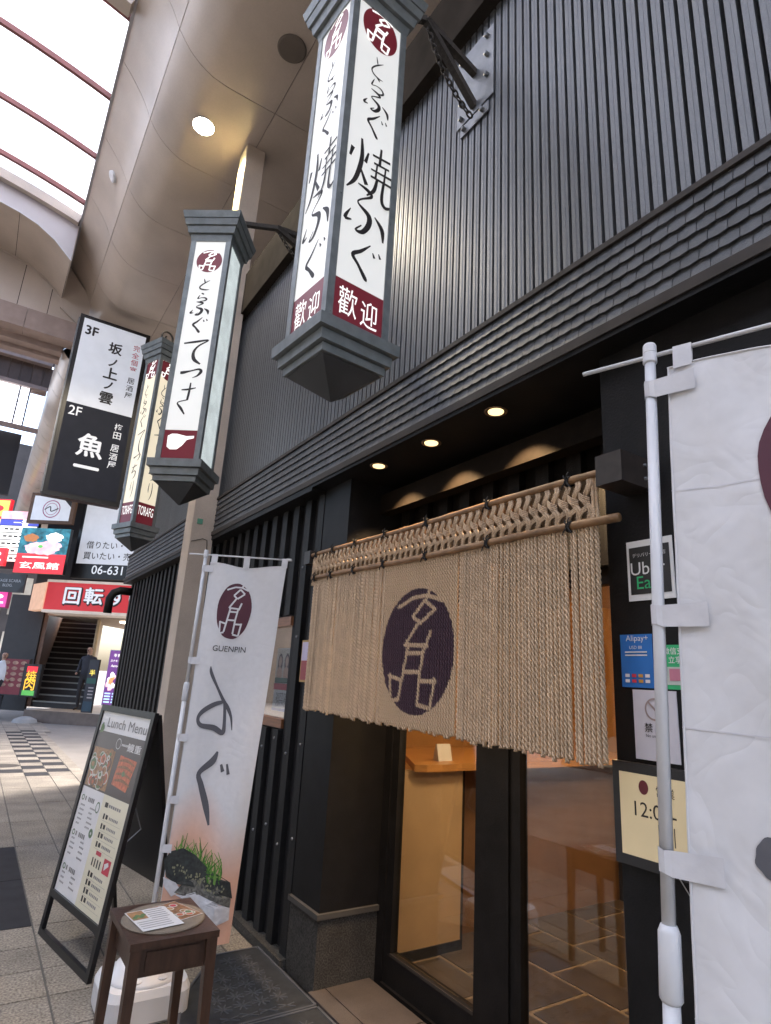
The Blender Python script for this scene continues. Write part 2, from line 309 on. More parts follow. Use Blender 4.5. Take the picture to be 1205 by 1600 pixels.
# patterned iron covers beside the facade
ironp = M('cast_cover', (.05, .053, .06), .45, .4, var=.3, vs_=20, fine=.3)
def cover(y0, y1, pts, label):
    t = thing('patterned_cover', label, 'floor cover', (1.4, y0, 0))
    b = MB(); n = len(pts); b.add([(x, y, .001) for x, y in pts]+[(x, y, .02) for x, y in pts], [tuple(range(n)), tuple(n+i for i in range(n))]+[(i, (i+1) % n, n+(i+1) % n, n+i) for i in range(n)]); b.build('plate', ironp, t)
    r = MB(); x0, x1 = 1.2, 1.66
    from_in = lambda x, y: y0+.03 < y < y1-.03 and x < 1.63 and (x > 1.2+max(0, (y-3.3))*.65)
    for i in range(int((y1-y0)/.09)):
        for j in range(5):
            cx, cy = 1.26+j*.092, y0+.06+i*.092
            for a in range(4):
                t0 = a*math.pi/4+.2; dx, dy = .043*math.cos(t0), .043*math.sin(t0)
                if from_in(cx+dx, cy+dy) and from_in(cx-dx, cy-dy): r.bar((cx-dx, cy-dy, .0215), (cx+dx, cy+dy, .0215), .006, .004)
    for p, q in zip(pts, pts[1:]+pts[:1]): r.bar((p[0]*.985+.0212, p[1]*.985+.045, .022), (q[0]*.985+.0212, q[1]*.985+.045, .022), .012, .006)
    r.build('raised_pattern', M('cast_raised', (.1, .105, .12), .5, .3, var=.2), t)
cover(2.94, 3.66, [(1.0, 2.94), (1.66, 2.94), (1.66, 3.66), (1.4, 3.66), (1.12, 3.28)], 'dark patterned cover with cut corner along the foot of the slatted wall')
cover(2.1, 2.92, [(1.0, 2.1), (1.66, 2.1), (1.66, 2.92), (1.0, 2.92)], 'dark patterned square cover before the entrance step')
t = thing('entrance_step', 'worn pinkish granite doorstep slabs below the glass sliding doors', 'step', (1.68, 1.2, 0))
stp = M('step_granite', (.07, .056, .05), .7, var=.2, vs_=8, fine=.35, fs=260)
for x0, x1, y0, y1 in ((1.67, 1.76, 1.25, 3.05), (1.766, 2.02, 2.58, 3.05), (1.766, 2.02, 2.1, 2.574), (1.766, 2.02, 1.25, 2.094)):
    b = MB(); b.box(x0, y0, 0, x1, y1, .03); b.build('step_slab', stp, t)
# ================================================================== ARCADE ROOF
arc = thing('arcade_roof', 'beige curved arcade ceiling with glazed barrel skylight over the street', 'arcade roof', (0, 0, 7.1))
PS = [(1.505, 7.11), (1.25, 7.102), (1.0, 7.1), (.85, 7.12), (.77, 7.15), (.7, 7.195), (.63, 7.25), (.58, 7.305), (.525, 7.375), (.478, 7.447)]
PF = [(.472, 7.457), (.42, 7.565), (.38, 7.64), (.33, 7.72), (.25, 7.83), (.18, 7.92), (.11, 8.0), (.075, 8.05)]
PW = [(2.6, 7.11), (1.511, 7.11)]
def strip(prof, y0, y1, off=.012):
    b = MB(); k = len(prof); P = np.array(prof, float); L = [[], []]
    for q, d in enumerate((0, off)):
        for i, (x, z) in enumerate(P):
            t = P[min(i+1, k-1)]-P[max(i-1, 0)]; t /= np.linalg.norm(t); nx, nz = t[1], -t[0]
            if nz < 0: nx, nz = -nx, -nz
            L[q] += [(x+nx*d, y0, z+nz*d), (x+nx*d, y1, z+nz*d)]
    m = 2*k
    b.add(L[0], [(2*i, 2*i+1, 2*i+3, 2*i+2) for i in range(k-1)])
    b.add(L[0]+L[1], [(m+2*i, m+2*i+2, m+2*i+3, m+2*i+1) for i in range(k-1)]+[(2*i, 2*i+2, m+2*i+2, m+2*i) for i in range(k-1)]+[(2*i+1, m+2*i+1, m+2*i+3, 2*i+3) for i in range(k-1)]+[(0, m, m+1, 1), (m-2, m-1, 2*m-1, 2*m-2)])
    return b
for prof, nm in ((PS, 'soffit_panel'), (PF, 'fascia_panel'), (PW, 'wall_soffit_panel')):
    me = strip(prof, .007, 1.2, .012).mesh(nm, beige, True)
    me.polygons.foreach_set('use_smooth', [i < len(prof)-1 for i in range(len(me.polygons))])
    for k in range(-4, 5): link(nm, me, arc, (0, 4.9+1.2*k, -7.1))
b = strip([(2.6, 7.128), (1.5, 7.128), (1.0, 7.118), (.8, 7.158), (.6, 7.31), (.49, 7.46), (.39, 7.66), (.26, 7.85), (.1, 8.05)], -3, 10.6, .25); b.build('roof_deck', gap, arc)
b = MB(); b.box(.062, -16, 8.02, .11, 10.5, 8.12); b.build('skylight_kerb', M('kerb_grey', (.4, .39, .42), .5), arc)
ARX, ARW = -2.5, 2.57
def az(x, base=8.08, rise=.36): return base+rise*(1-((x-ARX)/ARW)**2)
redm = M('red_rib_paint', (.2, .06, .055), .5, var=.15)
xs = np.linspace(.07, ARX*2-.07, 25)
for y in (3.3, 4.4, 5.62, 6.74, 7.8, 8.82):
    b = MB()
    for xa, xb in zip(xs[:-1], xs[1:]): b.bar((xa, y, az(xa)), (xb, y, az(xb)), .045, .07)
    b.build('skylight_rib', redm, arc)
for y in (5.42, 1.9):
    b = MB()
    for xa, xb in zip(xs[:-1], xs[1:]): b.bar((xa, y, az(xa)-.05), (xb, y, az(xb)-.05), .16, .22)
    b.build('main_arch', beige, arc)
glz = Mglaze('skylight_glazing')
ys = [-16, -9, -3, -.9, .8, 1.9, 3.3, 4.4, 5.62, 6.74, 7.8, 8.82, 9.3]
for y0, y1 in zip(ys[:-1], ys[1:]):
    b = MB()
    for xa, xb in zip(xs[:-1], xs[1:]): b.add([(xa, y0, az(xa)+.045), (xb, y0, az(xb)+.045), (xb, y1, az(xb)+.045), (xa, y1, az(xa)+.045)], [(0, 1, 2, 3)])
    b.build('glazing_pane', glz, arc)
# end of the skylight: pale arch face, closed vault and gable
def mir(x): return x if x > ARX else 2*ARX-x
def inn(x): return float(np.interp(-mir(x), [-.45, -.31, -.2, -.06, .2, .455, .7, .965, 1.6, 2.5], [6.85, 7.05, 7.19, 7.37, 7.61, 7.76, 7.84, 7.89, 7.97, 8.02]))
vx = [.06, -.04, -.2, -.455, -.7, -.965, -1.3, -1.6, -2.1, -2.5, -2.9, -3.4, -3.8, -4.1, -4.5, -4.8, -5.06]
lav = M('arch_face', (.52, .49, .51), .45, var=.1, vs_=2)
b = MB(); V = []
for x in vx: V += [(x, 9.3, inn(x)), (x, 9.3, az(x)-.09)]
b.add(V, [(2*i, 2*i+2, 2*i+3, 2*i+1) for i in range(len(vx)-1)]); b.build('arch_face', lav, arc)
b = MB()
for xa, xb in zip(vx[:-1], vx[1:]): b.bar((xa, 9.24, az(xa)-.02), (xb, 9.24, az(xb)-.02), .1, .16)
b.build('arch_cornice', beige, arc)
b = MB(); b.tube([(x, 9.296, inn(x)+.002) for x in vx], .008, 6); b.build('arch_bead', whitep, arc)
for i0, i1 in ((0, 4), (4, 6), (6, 9), (9, 12), (12, 16)):
    b = MB(); V = []
    for j, x in enumerate(vx[i0:i1+1]): x2 = x-(.006 if j == 0 else 0); V += [(x2, 9.306, inn(x2)), (x2, 10.5, inn(x2))]
    b.add(V, [(2*i, 2*i+1, 2*i+3, 2*i+2) for i in range(i1-i0)]); b.build('vault_panel', beige, arc, smooth=True)
b = MB(); b.box(-5.3, 10.53, 6.7, .44, 10.6, 9); b.box(-5.3, 9.32, 8.7, .06, 10.6, 8.8); b.build('roof_backing', gap, arc)
b = MB(); b.box(.062, 9.31, 7.375, .07, 10.5, 8.6); b.hexa([(.064, 10.45, 7.2), (.5, 10.45, 6.9), (.5, 10.52, 6.9), (.064, 10.52, 7.2)], [(.064, 10.45, 8.0), (.5, 10.45, 7.5), (.5, 10.52, 7.5), (.064, 10.52, 8.0)]); b.build('vault_cheek', beige, arc)
xg = [.42, .31, .2, .06, -.04, -.2, -.455, -.7, -.965, -1.6, -2.5, -3.4, -4.2, -5.0]
for xa, xb in ((.42, -.09), (-.1, -.52), (-.53, -1.2), (-1.21, -2.2), (-2.21, -3.4), (-3.41, -5.0)):
    pts = [xa]+[x for x in xg if xb < x < xa]+[xb]
    b = MB(); b.add([(xa, 10.5, 6.84), (xb, 10.5, 6.84)]+[(x, 10.5, inn(x)) for x in reversed(pts)], [tuple(range(len(pts)+2))]); b.build('gable_panel', beige, arc)
b = MB(); b.tube([(x, 10.48, inn(x)-.012) for x in xg], .014, 6); b.build('gable_bead', beige, arc)
bb = M('beam_brown', (.34, .26, .23), .6, var=.15)
for x0, x1 in ((-.36, .5), (-2.0, -.366), (-5.3, -2.006)):
    b = MB(); b.box(x0, 10.4, 6.62, x1, 10.7, 6.97); b.build('gable_beam', bb, arc)
b = MB(); b.box(-5.3, 10.71, 6.52, .24, 10.9, 6.64); b.box(-5.3, 10.91, 6.46, .23, 11.1, 6.57); b.build('beam_ledge', bb, arc)
# bullnose valance continuing down the street
for k in range(24):
    y0 = 10.72+k*.9; b = MB(); V = []; n = 12
    for y in (y0, y0+.885):
        for j in range(n+1):
            a = math.pi*(-.15+1.15*j/n); V.append((.62-.42*math.sin(a), y, 6.78-.42*math.cos(a)))
    b.add(V, [(j, j+1, n+2+j, n+1+j) for j in range(n)]); b.build('valance_segment', beige, arc, smooth=True)
b = MB(); b.box(.66, 10.72, 6.38, 2.6, 33, 6.44); b.build('far_soffit', beige, arc)
b = MB(); b.box(.62, 10.72, 6.45, 2.6, 33, 8.5); b.build('far_roof_deck', gap, arc)
# high wall beyond the gable with a lattice window
ew = thing('clerestory_wall', 'brown panelled high wall with a bright lattice window beyond the arcade arch', 'wall', (-2, 14, 6))
brn = M('brown_panel', (.12, .085, .07), .7, var=.2, rnd=.12)
x = -4.5
while x < .15:
    for z0, z1 in ((7.12, 7.62), (7.7, 8.3)):
        b = MB(); b.box(x, 14.0, z0, x+.2, 14.05, z1); b.build('wall_panel', brn, ew)
    x += .208
b = MB(); b.box(-4.5, 13.9, 7.05, .2, 14.1, 7.13); b.box(-4.5, 13.85, 7.62, .2, 14.06, 7.7); b.box(-4.5, 14.06, 7, .2, 14.1, 9); b.build('rail', bb, ew)
b = MB(); b.box(-4.5, 13.95, 6.1, .2, 14.0, 6.2); b.build('window_sill', bb, ew)
lw = MB(); lw.box(-4.5, 14.0, 6.2, -.1, 14.02, 7.05); wl = lw.build('window', M('frosted_pane', (.85, .87, .95), .4, var=0, emit=.7), ew)
b = MB()
for xx in (-.1, -.28, -.72, -1.4, -2.1): b.box(xx-.014, 13.97, 6.2, xx+.014, 13.998, 7.05)
for zz in (6.36, 6.53, 6.7, 6.87): b.box(-4.5, 13.98, zz-.005, -.1, 13.997, zz+.005)
b.build('glazing_bars', M('bar_dark', (.05, .05, .08), .5), wl)
# the rest of the arcade: roof behind the viewer and the mirrored far side
for prof, nm in ((PS, 'soffit_panel'), (PF, 'fascia_panel'), (PW, 'wall_soffit_panel')):
    strip(prof, -16, .09).build(nm, beige, arc)
    strip([(2*ARX-x, z) for x, z in prof], -16, 11.7).build(nm, beige, arc)
b = MB(); b.box(-7.8, -16, 7.13, -5.5, 11.7, 7.4); b.box(-5.5, -16, 7.5, -5.3, 11.7, 8); b.box(.4, -16, 7.5, 2.6, -3, 8); b.build('roof_deck', gap, arc)
ob = thing('opposite_building', 'unseen shop row across the arcade street with tan upper wall', 'building', (-6.8, -3, 0))  # row out of view, added to block low sky light
b = MB(); b.box(-7.5, -16, 3.0, -6.7, 9.6, 7.2); b.build('upper_wall', M('opposite_wall', (.34, .3, .27), .7, var=.2, vs_=1), ob)
b = MB(); b.box(-7.5, -16, 0, -6.9, 9.6, 3.0); b.build('shop_wall', M('opposite_shop', (.16, .13, .11), .6, var=.4, vs_=.8), ob)
for k in range(8):
    b = MB(); b.box(-6.9, -15+k*3, .1, -6.87, -12.4+k*3, 2.5); b.build('shop_window', M('opposite_window', (.3, .26, .2), .2, var=.5, vs_=1.2, emit=.06, ecol=(1, .85, .6)), ob)
# ceiling fittings
t = thing('ceiling_light', 'bright round recessed lamp glowing in the beige arcade soffit', 'ceiling light', (.94, 5.49, 7.1))
b = MB(); b.lathe([(.101, 0), (.112, -.008), (.112, .002)], n=32); b.build('trim_ring', whitep, t, world=False)
b = MB(); b.lathe([(.001, -.012), (.1, -.01), (.1, -.001)], n=32); b.build('lens', M('lamp_lens', (1, .96, .85), .4, var=0, emit=22, ecol=(1, .9, .68)), t, world=False)
pl = bpy.data.lights.new('ceiling_lamp', 'SPOT'); pl.energy = 90; pl.color = (1, .85, .6); pl.spot_size = 2.6; pl.shadow_soft_size = .1; po = bpy.data.objects.new('ceiling_lamp', pl); sc.collection.objects.link(po); po.parent = t; po.location = (0, 0, -.05)
b = MB(); b.lathe([(.001, -.014), (.12, -.014), (.135, -.006), (.135, .002)], (1.36, 4.175, 7.1), 32)
tag(b.build('ceiling_speaker', M('speaker_mesh', (.14, .115, .095), .7, fine=.3, fs=500), smooth=False), 'round dark brown speaker grille in the soffit above the largest hanging lantern', 'speaker')
p = np.array([.3, 7.62, 7.75]); 
t = thing('fascia_fitting', 'small round white ringed fitting on the curved arcade fascia', 'ceiling fitting', tuple(p))  # plain round fitting on the fascia, holds no lamp
b = MB(); b.lathe([(.05, -.02), (.075, -.02), (.08, .06), (.05, .06)], n=24); o = b.build('ring', whitep, t, world=False, smooth=True); o.rotation_euler = (0, math.radians(58), 0)
b = MB(); b.lathe([(.001, -.012), (.05, -.012), (.05, 0)], n=24); o = b.build('lens', M('lens_grey', (.3, .29, .28), .3), t, world=False); o.rotation_euler = (0, math.radians(58), 0)
# ================================================================== COLUMN
t = thing('arcade_column', 'square beige stuccoed arcade column rising past the lanterns to the ceiling', 'column', (1.51, 5.53, 0))
b = MB(); b.box(1.41, 5.41, 0, 1.612, 5.65, 7.1); b.build('shaft', colm, t)
b = MB(); b.box(1.404, 5.43, 4.4, 1.41, 5.63, 7.09); b.build('lit_side', M('lit_side_cream', (.72, .62, .36), .7, var=.1), t)  # light on the column's upper street face, painted on as a cream sheet
b = MB(); b.box(1.45, 5.404, 2.79, 1.50, 5.41, 2.84); b.build('number_plate', M('green_plate', (.1, .3, .2), .6), t)
b = MB(); b.tube([(1.42, 5.4, 2.62), (1.52, 5.402, 2.66), (1.56, 5.402, 2.65), (1.57, 5.402, 2.56)], .004, 5); b.build('cable', trim, t)
# ================================================================== RESTAURANT BUILDING
bld = thing('restaurant_building', 'dark restaurant front with ribbed metal upper wall and shingled band over black slats', 'building', (2.2, 4, 0))
YE = 9.4
b = MB(); b.box(1.69, -2, 3.0, 2.5, YE, 5.3); b.box(1.735, 3.37, .04, 1.75, 3.77, 2.75); b.box(1.735, 4.29, .04, 1.75, YE, 2.75); b.box(1.735, 3.77, .04, 1.75, 4.29, 1.2); b.box(1.735, 3.77, 1.87, 1.75, 4.29, 2.75); b.build('backing_wall', gap, bld)
b = MB(); b.box(2.5, -2, 2.8, 7, YE, 11); b.box(2.35, -2, 5.3, 2.5, YE, 7.2); b.build('upper_storeys', gap, bld)
rp = .0497; rib = MB()
rib.hexa([(-.002, .003, 0), (.024, 0, 0), (.024, .0405, 0), (-.002, .0375, 0)], [(-.002, .003, 2.0), (.024, 0, 2.0), (.024, .0405, 2.0), (-.002, .0375, 2.0)])
rib.box(-.0035, .0185, 0, -.002, .0215, 2.0); rme = rib.mesh('cladding_rib', clad)
y = -1.2
while y < YE-.05: link('cladding_rib', rme, bld, (1.66-2.2, y-4, 3.07)); y += rp
for z0, z1, x0 in ((3.045, 3.068, 1.6), (2.7, 2.738, 1.592)):
    b = MB(); b.box(x0, -2, z0, 1.69, YE, z1); b.build('trim_strip', trim, bld)
b = MB(); b.box(1.585, -2, 5.03, 2.5, YE, 5.5); b.build('gutter_beam', M('matt_brown', (.03, .025, .021), .95, var=.3, vs_=5, spec=.03), bld)
b = MB(); b.box(1.615, -2, 2.738, 1.69, YE, 3.045); b.build('band_backing', M('band_grey', (.09, .092, .1), .6), bld)
tl = MB(); e = .0012   # a moulded shingle: proud at its scalloped foot
tl.add([(0, e, .051), (0, .061-e, .051), (-.0095, e, .005), (-.0115, .0305, .0), (-.0095, .061-e, .005), (.006, e, .005), (.006, .0305, 0), (.006, .061-e, .005)], [(0, 2, 3, 4, 1), (2, 5, 6, 3), (3, 6, 7, 4), (0, 5, 2), (1, 4, 7)])
tme = tl.mesh('shingle', tilem); far = MB(); cnt = 0
for r in range(6):
    z = 2.738+.051*r; y = .05-(.03 if r % 2 else 0)
    while y < YE-.07:
        if .5 < y < 3.55 and cnt < 300: link('shingle', tme, bld, (1.613-2.2, y-4, z+random.uniform(-.0006, .0006))); cnt += 1
        else: far.add([(1.613+v.co.x, y+v.co.y, z+v.co.z) for v in tme.vertices], [tuple(p.vertices) for p in tme.polygons])
        y += .061
tag(far.build('far_shingles', tilem, bld), kind='stuff')
# soffit, recess ceiling, header beams
b = MB(); b.box(1.6, -2, 2.68, 2.6, 3.38, 2.7); b.box(1.6, 3.38, 2.66, 1.75, YE, 2.7); b.build('soffit', black, bld)
b = MB(); b.box(1.92, 1.2, 2.5, 2.0, 3.06, 2.62); b.build('lintel', M('brown_black_timber', (.012, .009, .007), .7, spec=.1, var=.3, vs_=20), bld)
for k in range(10):
    b = MB(); b.box(2.06, 1.27+k*.185, 2.06, 2.1, 1.35+k*.185, 2.68); b.build('transom_slat', blackwood, bld)
b = MB(); b.box(2.03, 1.2, 2.0, 2.1, 3.06, 2.06); b.box(2.101, 1.2, 2.06, 2.12, 3.06, 2.68); b.build('transom', black, bld)
# slats
sme = {}
def slat(y, z0, z1):
    k = (round(z0, 2), round(z1, 2))
    if k not in sme:
        q = MB(); q.box(0, 0, 0, .035, .08, z1-z0); sme[k] = q.mesh('wall_slat', blackwood)
    link('wall_slat', sme[k], bld, (1.70-2.2, y-4, z0))
    for zz in (.55, 1.05, 1.75, 2.2):
        if z0 < zz+(.07 if int(y*5.3) % 2 else 0) < z1 and y < 5.4: link('stud', studm, bld, (1.7-2.2, y+.04-4, zz+(.07 if int(y*5.3) % 2 else 0)))
q = MB(); q.lathe([(.009, .0), (.007, -.006), (.002, -.008)], n=8, axis='x'); studm = q.mesh('stud', plate)
y = 3.385; i = 0
while y < YE-.1:
    if 3.75 < y+.04 < 4.3: slat(y, .05, 1.17); slat(y, 1.9, 2.68)
    else: slat(y, .05, 2.68)
    y += .189; i += 1
b = MB(); b.box(1.66, 3.37, 0, 1.76, YE, .05); b.build('wall_kerb', granite, bld)
# window in the slats
wn = MB(); wn.box(1.755, 3.78, 1.18, 1.757, 4.28, 1.88); win = wn.build('window', glass, bld)
b = MB(); fr = M('window_wood', (.22, .09, .04), .4, var=.25, vs_=20, streak=(3, .5, 3))
b.box(1.715, 3.76, 1.18, 1.78, 4.3, 1.235); b.box(1.715, 3.76, 1.83, 1.78, 4.3, 1.89); b.box(1.715, 4.27, 1.235, 1.78, 4.3, 1.83); b.build('frame', fr, win)
b = MB(); b.box(1.83, 3.7, 1.15, 1.85, 4.4, 1.95); b.build('inner_blind', M('blind_tan_glow', (.38, .27, .19), .8, emit=.14), win)  # blind emits a little, standing in for light from the room
po_ = thing('poster', 'photo poster of two women with red and blue price panels in the slat window', 'poster', (1.8, 3.98, 1.27))
S = facX(1.80); b = MB(); pm = [M('poster_white', (.7, .7, .7), .5), M('poster_cream', (.62, .57, .48), .5), M('poster_hair', (.08, .04, .03), .5), M('poster_skin', (.6, .38, .28), .5), M('poster_red', (.5, .03, .04), .5), M('poster_blue', (.05, .1, .35), .5), M('poster_green', (.05, .12, .07), .5)]
b.patch(S, -4.12, 1.27, -3.86, 1.69, 0); b.cur = 1; b.patch(S, -4.11, 1.46, -3.865, 1.685)
for cu in (-4.05, -3.94):
    b.cur = 2; b.ellipse(S, cu, 1.585, .04, .07, .0015, 20); b.cur = 3; b.ellipse(S, cu, 1.6, .024, .036, .002, 18); b.ellipse(S, cu, 1.515, .045, .05, .0025, 18)
b.cur = 6; b.patch(S, -4.11, 1.455, -3.865, 1.49, .003); b.cur = 4; b.patch(S, -4.12, 1.41, -3.86, 1.452, .0035); b.cur = 2; b.text(S, '2077/2', -3.99, 1.37, w=.16); b.text(S, '2077/2', -3.99, 1.325, w=.16); b.cur = 5; b.patch(S, -4.12, 1.272, -3.86, 1.29, .0035)
b.build('print', pm, po_)
# pillars
b = MB(); b.box(1.70, 3.05, .36, 2.12, 3.37, 2.68); b.build('entrance_pillar', black, bld)
b = MB(); b.box(1.696, 3.046, .0, 2.12, 3.372, .335); b.build('pillar_base', granite, bld)
b = MB(); b.box(1.68, 3.03, .335, 2.12, 3.376, .36); b.build('base_cap', M('cap_grey', (.08, .075, .07), .5, .2), bld)
b = MB(); b.box(1.70, -1.6, 0, 2.12, 1.255, 2.68); b.build('right_pillar', black, bld)
b = MB(); b.box(2.12, 3.06, 2.51, 6.4, 4.5, 2.7); b.build('interior_lintel', black, bld)
# doors
def door(y0, y1, label, x=2.06):
    d = MB(); d.box(x+.02, y0+.055, .175, x+.026, y1-.055, 1.98); dd = d.build('sliding_door', glass, bld, label=label)
    f = MB(); f.box(x, y0, .03, x+.045, y1, .172); f.box(x, y0, 1.93, x+.045, y1, 2.0); f.box(x, y0, .172, x+.045, y0+.06, 1.93); f.box(x, y1-.06, .172, x+.045, y1, 1.93); f.build('frame', black, dd)
    f = MB(); f.box(x-.004, y0+.06, .16, x, y1-.06, .174); f.build('sill_bead', trim, dd)
door(2.235, 2.985, 'black framed glass door with the beige partition behind')
door(1.33, 2.08, 'black framed glass door beside the right pillar', 2.065)
b = MB(); b.box(2.05, 2.985, 0, 2.12, 3.05, 2.0); b.box(2.055, 2.08, .0, 2.11, 2.235, 2.0); b.box(2.05, 1.255, 0, 2.12, 1.33, 2.0); b.box(2.045, 1.33, 0, 2.12, 2.985, .03); b.build('door_frame', black, bld)
# interior
tan = M('interior_plaster', (.5, .36, .22), .8, var=.1, fine=.06, fs=200); ored = M('interior_dado', (.2, .05, .03), .6); flr = M('joint_tan', (.22, .17, .12), .8)
it = thing('restaurant_interior', 'warm lit dining room with tan walls seen through the glass doors', 'interior', (3.6, 2, 0))
b = MB(); b.box(2.12, -1.6, -.015, 6.4, 4.4, .018); b.build('floor_bed', flr, it)
ft = M('interior_tile', (.07, .055, .042), .35, var=.3, vs_=6, rnd=.3)
for i in range(7):
    for j in range(10):
        b = MB(); x0 = 2.13+i*.42; y0 = -.4+j*.44+(.2 if i % 2 else 0); b.box(x0, y0, .012, x0+.394, min(y0+.414, 4.38), .022); b.build('floor_tile', ft, it)
b = MB(); b.box(6.3, -1.6, .02, 6.4, 4.4, 2.5); b.box(2.13, -1.7, .02, 6.4, -1.6, 2.5); b.box(2.13, 4.4, .02, 6.4, 4.5, 2.5); b.box(2.1, 3.38, .02, 2.13, 4.4, 2.5); b.build('back_wall', M('interior_orange', (.5, .24, .07), .7, var=.1), it)
b = MB(); b.box(6.285, -1.59, .02, 6.3, 3.79, 1.1); b.build('dado', ored, it)
b = MB(); b.box(2.12, -1.6, 2.45, 6.4, 4.4, 2.5); b.build('interior_ceiling', tan, it)
b = MB(); b.box(2.16, 3.13, .07, 2.7, 3.19, 1.0); b.build('partition', tan, it)
b = MB(); b.box(2.16, 3.12, .02, 2.71, 3.2, .07); b.build('skirting', blackwood, it)
b = MB(); b.box(2.74, 3.3, .02, 4.6, 3.36, 1.0); b.build('bar_front', M('bar_panel', (.2, .11, .06), .7), it)
ct = thing('counter', 'orange varnished wooden bar counter inside the entrance', 'counter', (2.9, 3.2, 0))
b = MB(); cp = [(2.3, 3.1), (2.37, 3.07), (4.6, 3.1), (4.6, 3.9), (2.74, 3.9)]; n = 5
b.add([(x, y, 1.0) for x, y in cp]+[(x, y, 1.04) for x, y in cp], [tuple(range(4, -1, -1)), tuple(range(5, 10))]+[(i, (i+1) % n, n+(i+1) % n, n+i) for i in range(n)]); b.build('counter_top', woodo, ct)
for x0 in (2.71, 4.4): b = MB(); b.box(x0, 3.2, .02, x0+.07, 3.28, 1.0); b.build('counter_leg', blackwood, ct)
b = MB(); b.hexa([(2.56, 3.2, 1.041), (2.67, 3.2, 1.041), (2.67, 3.26, 1.041), (2.56, 3.26, 1.041)], [(2.56, 3.225, 1.14), (2.67, 3.225, 1.14), (2.67, 3.235, 1.14), (2.56, 3.235, 1.14)])
tag(b.build('menu_card', whitep), 'small white folded card standing on the orange counter', 'card')
for x, y, lab in ((3.0, 2.2, 'glowing round ceiling lamp over the dining room floor'), (4.6, 1.2, 'glowing round ceiling lamp deeper in the dining room')):
    t = thing('ceiling_lamp', lab, 'lamp', (x, y, 2.45)); q = MB(); q.lathe([(.001, -.05), (.12, -.045), (.15, -.02), (.15, 0)], n=20); q.build('shade', M('lamp_warm', (1, .8, .5), .5, var=0, emit=5, ecol=(1, .7, .36)), t, world=False)
    L = bpy.data.lights.new('dining_lamp', 'POINT'); L.energy = 15; L.color = (1, .68, .36); L.shadow_soft_size = .15; o = bpy.data.objects.new('dining_lamp', L); sc.collection.objects.link(o); o.parent = t; o.location = (0, 0, -.2)
# downlights
for p, wh in (((775, 643), 'by the pillar with stickers'), ((674, 692), 'between its two neighbours'), ((592, 728), 'by the slatted wall')):
    q = on(*p, 2, 2.68); t = thing('downlight', 'warm recessed downlight over the curtain, '+wh, 'downlight', tuple(q), group='soffit downlights')
    b = MB(); b.lathe([(.036, .004), (.05, -.004), (.052, .001), (.05, .003)], n=24); b.build('ring', M('brass_ring', (.3, .2, .12), .35, .5), t, world=False, smooth=True)
    b = MB(); b.lathe([(.001, -.006), (.034, -.005), (.036, .003)], n=20); b.build('lens', M('down_lens', (.8, .6, .35), .4, var=0, emit=.5, ecol=(1, .66, .3)), t, world=False)
    L = bpy.data.lights.new('downlight_lamp', 'SPOT'); L.energy = 16; L.color = (1, .66, .34); L.spot_size = 1.55; L.spot_blend = .2; L.shadow_soft_size = .03; o = bpy.data.objects.new('downlight_lamp', L); sc.collection.objects.link(o); o.parent = t; o.location = (0, 0, -.02)
    o.rotation_euler = (0, -.36, 0)
# ================================================================== NOREN
NX = 1.6
nor = thing('rope_curtain', 'tan rope curtain with dark purple oval emblem hanging over the entrance', 'rope curtain', (NX, 2.2, 1.3))
ropec = (.56, .405, .265); dyec = (.06, .03, .045)
ropem = M('rope_tan', ropec, .5, var=.12, vs_=18, fine=.18, fs=700, rnd=.1); dyed = Mattr('rope_dyed', .5, .18, 700)
def rope(L, pitch=.056, R=.0046, r=.0042, step=12, sides=5):
    V = []; F = []; n = int(L/pitch*step)
    for s_ in range(3):
        b0 = len(V)
        for i in range(n+1):
            z = -L*i/n; a = -2*math.pi*(z/pitch)+s_*2.094; c = np.array([R*math.cos(a), R*math.sin(a), z])
            k = -2*math.pi/pitch; T = np.array([-R*k*math.sin(a), R*k*math.cos(a), 1]); T /= np.linalg.norm(T); A = np.array([math.cos(a), math.sin(a), 0]); B = np.cross(T, A)
            for j in range(sides): t = 2*math.pi*j/sides; V.append(tuple(c+r*(math.cos(t)*A+math.sin(t)*B)))
        F += [(b0+i*sides+j, b0+i*sides+(j+1) % sides, b0+(i+1)*sides+(j+1) % sides, b0+(i+1)*sides+j) for i in range(n) for j in range(sides)]
        F.append(tuple(b0+n*sides+j for j in range(sides)))
    return V, F
RV = [rope(l_) for l_ in (.735, .742, .728, .732, .738)]; RME = []
for V, F in RV:
    q = MB(); q.add(V, F); RME.append(q.mesh('rope', ropem, True))
EC = (2.178, 1.642); ERY, ERZ = .262, .27
def seg_d(p, a, b):
    a = np.array(a); b = np.array(b); ab = b-a; t = max(0, min(1, np.dot(p-a, ab)/np.dot(ab, ab))); return np.linalg.norm(p-a-t*ab)
ESEG = [(np.array(a)*[.92, .95], np.array(b)*[.92, .95]) for st in EMB for a, b in zip(st[:-1], st[1:])]
def edye(y, z):
    u, v = -(y-EC[0])/ERY, (z-EC[1])/ERZ
    if u*u+v*v > 1: return ropec
    p = np.array([u, v])
    return ropec if min(seg_d(p, a, b) for a, b in ESEG) < .033 else dyec
y = 1.222; i = 0
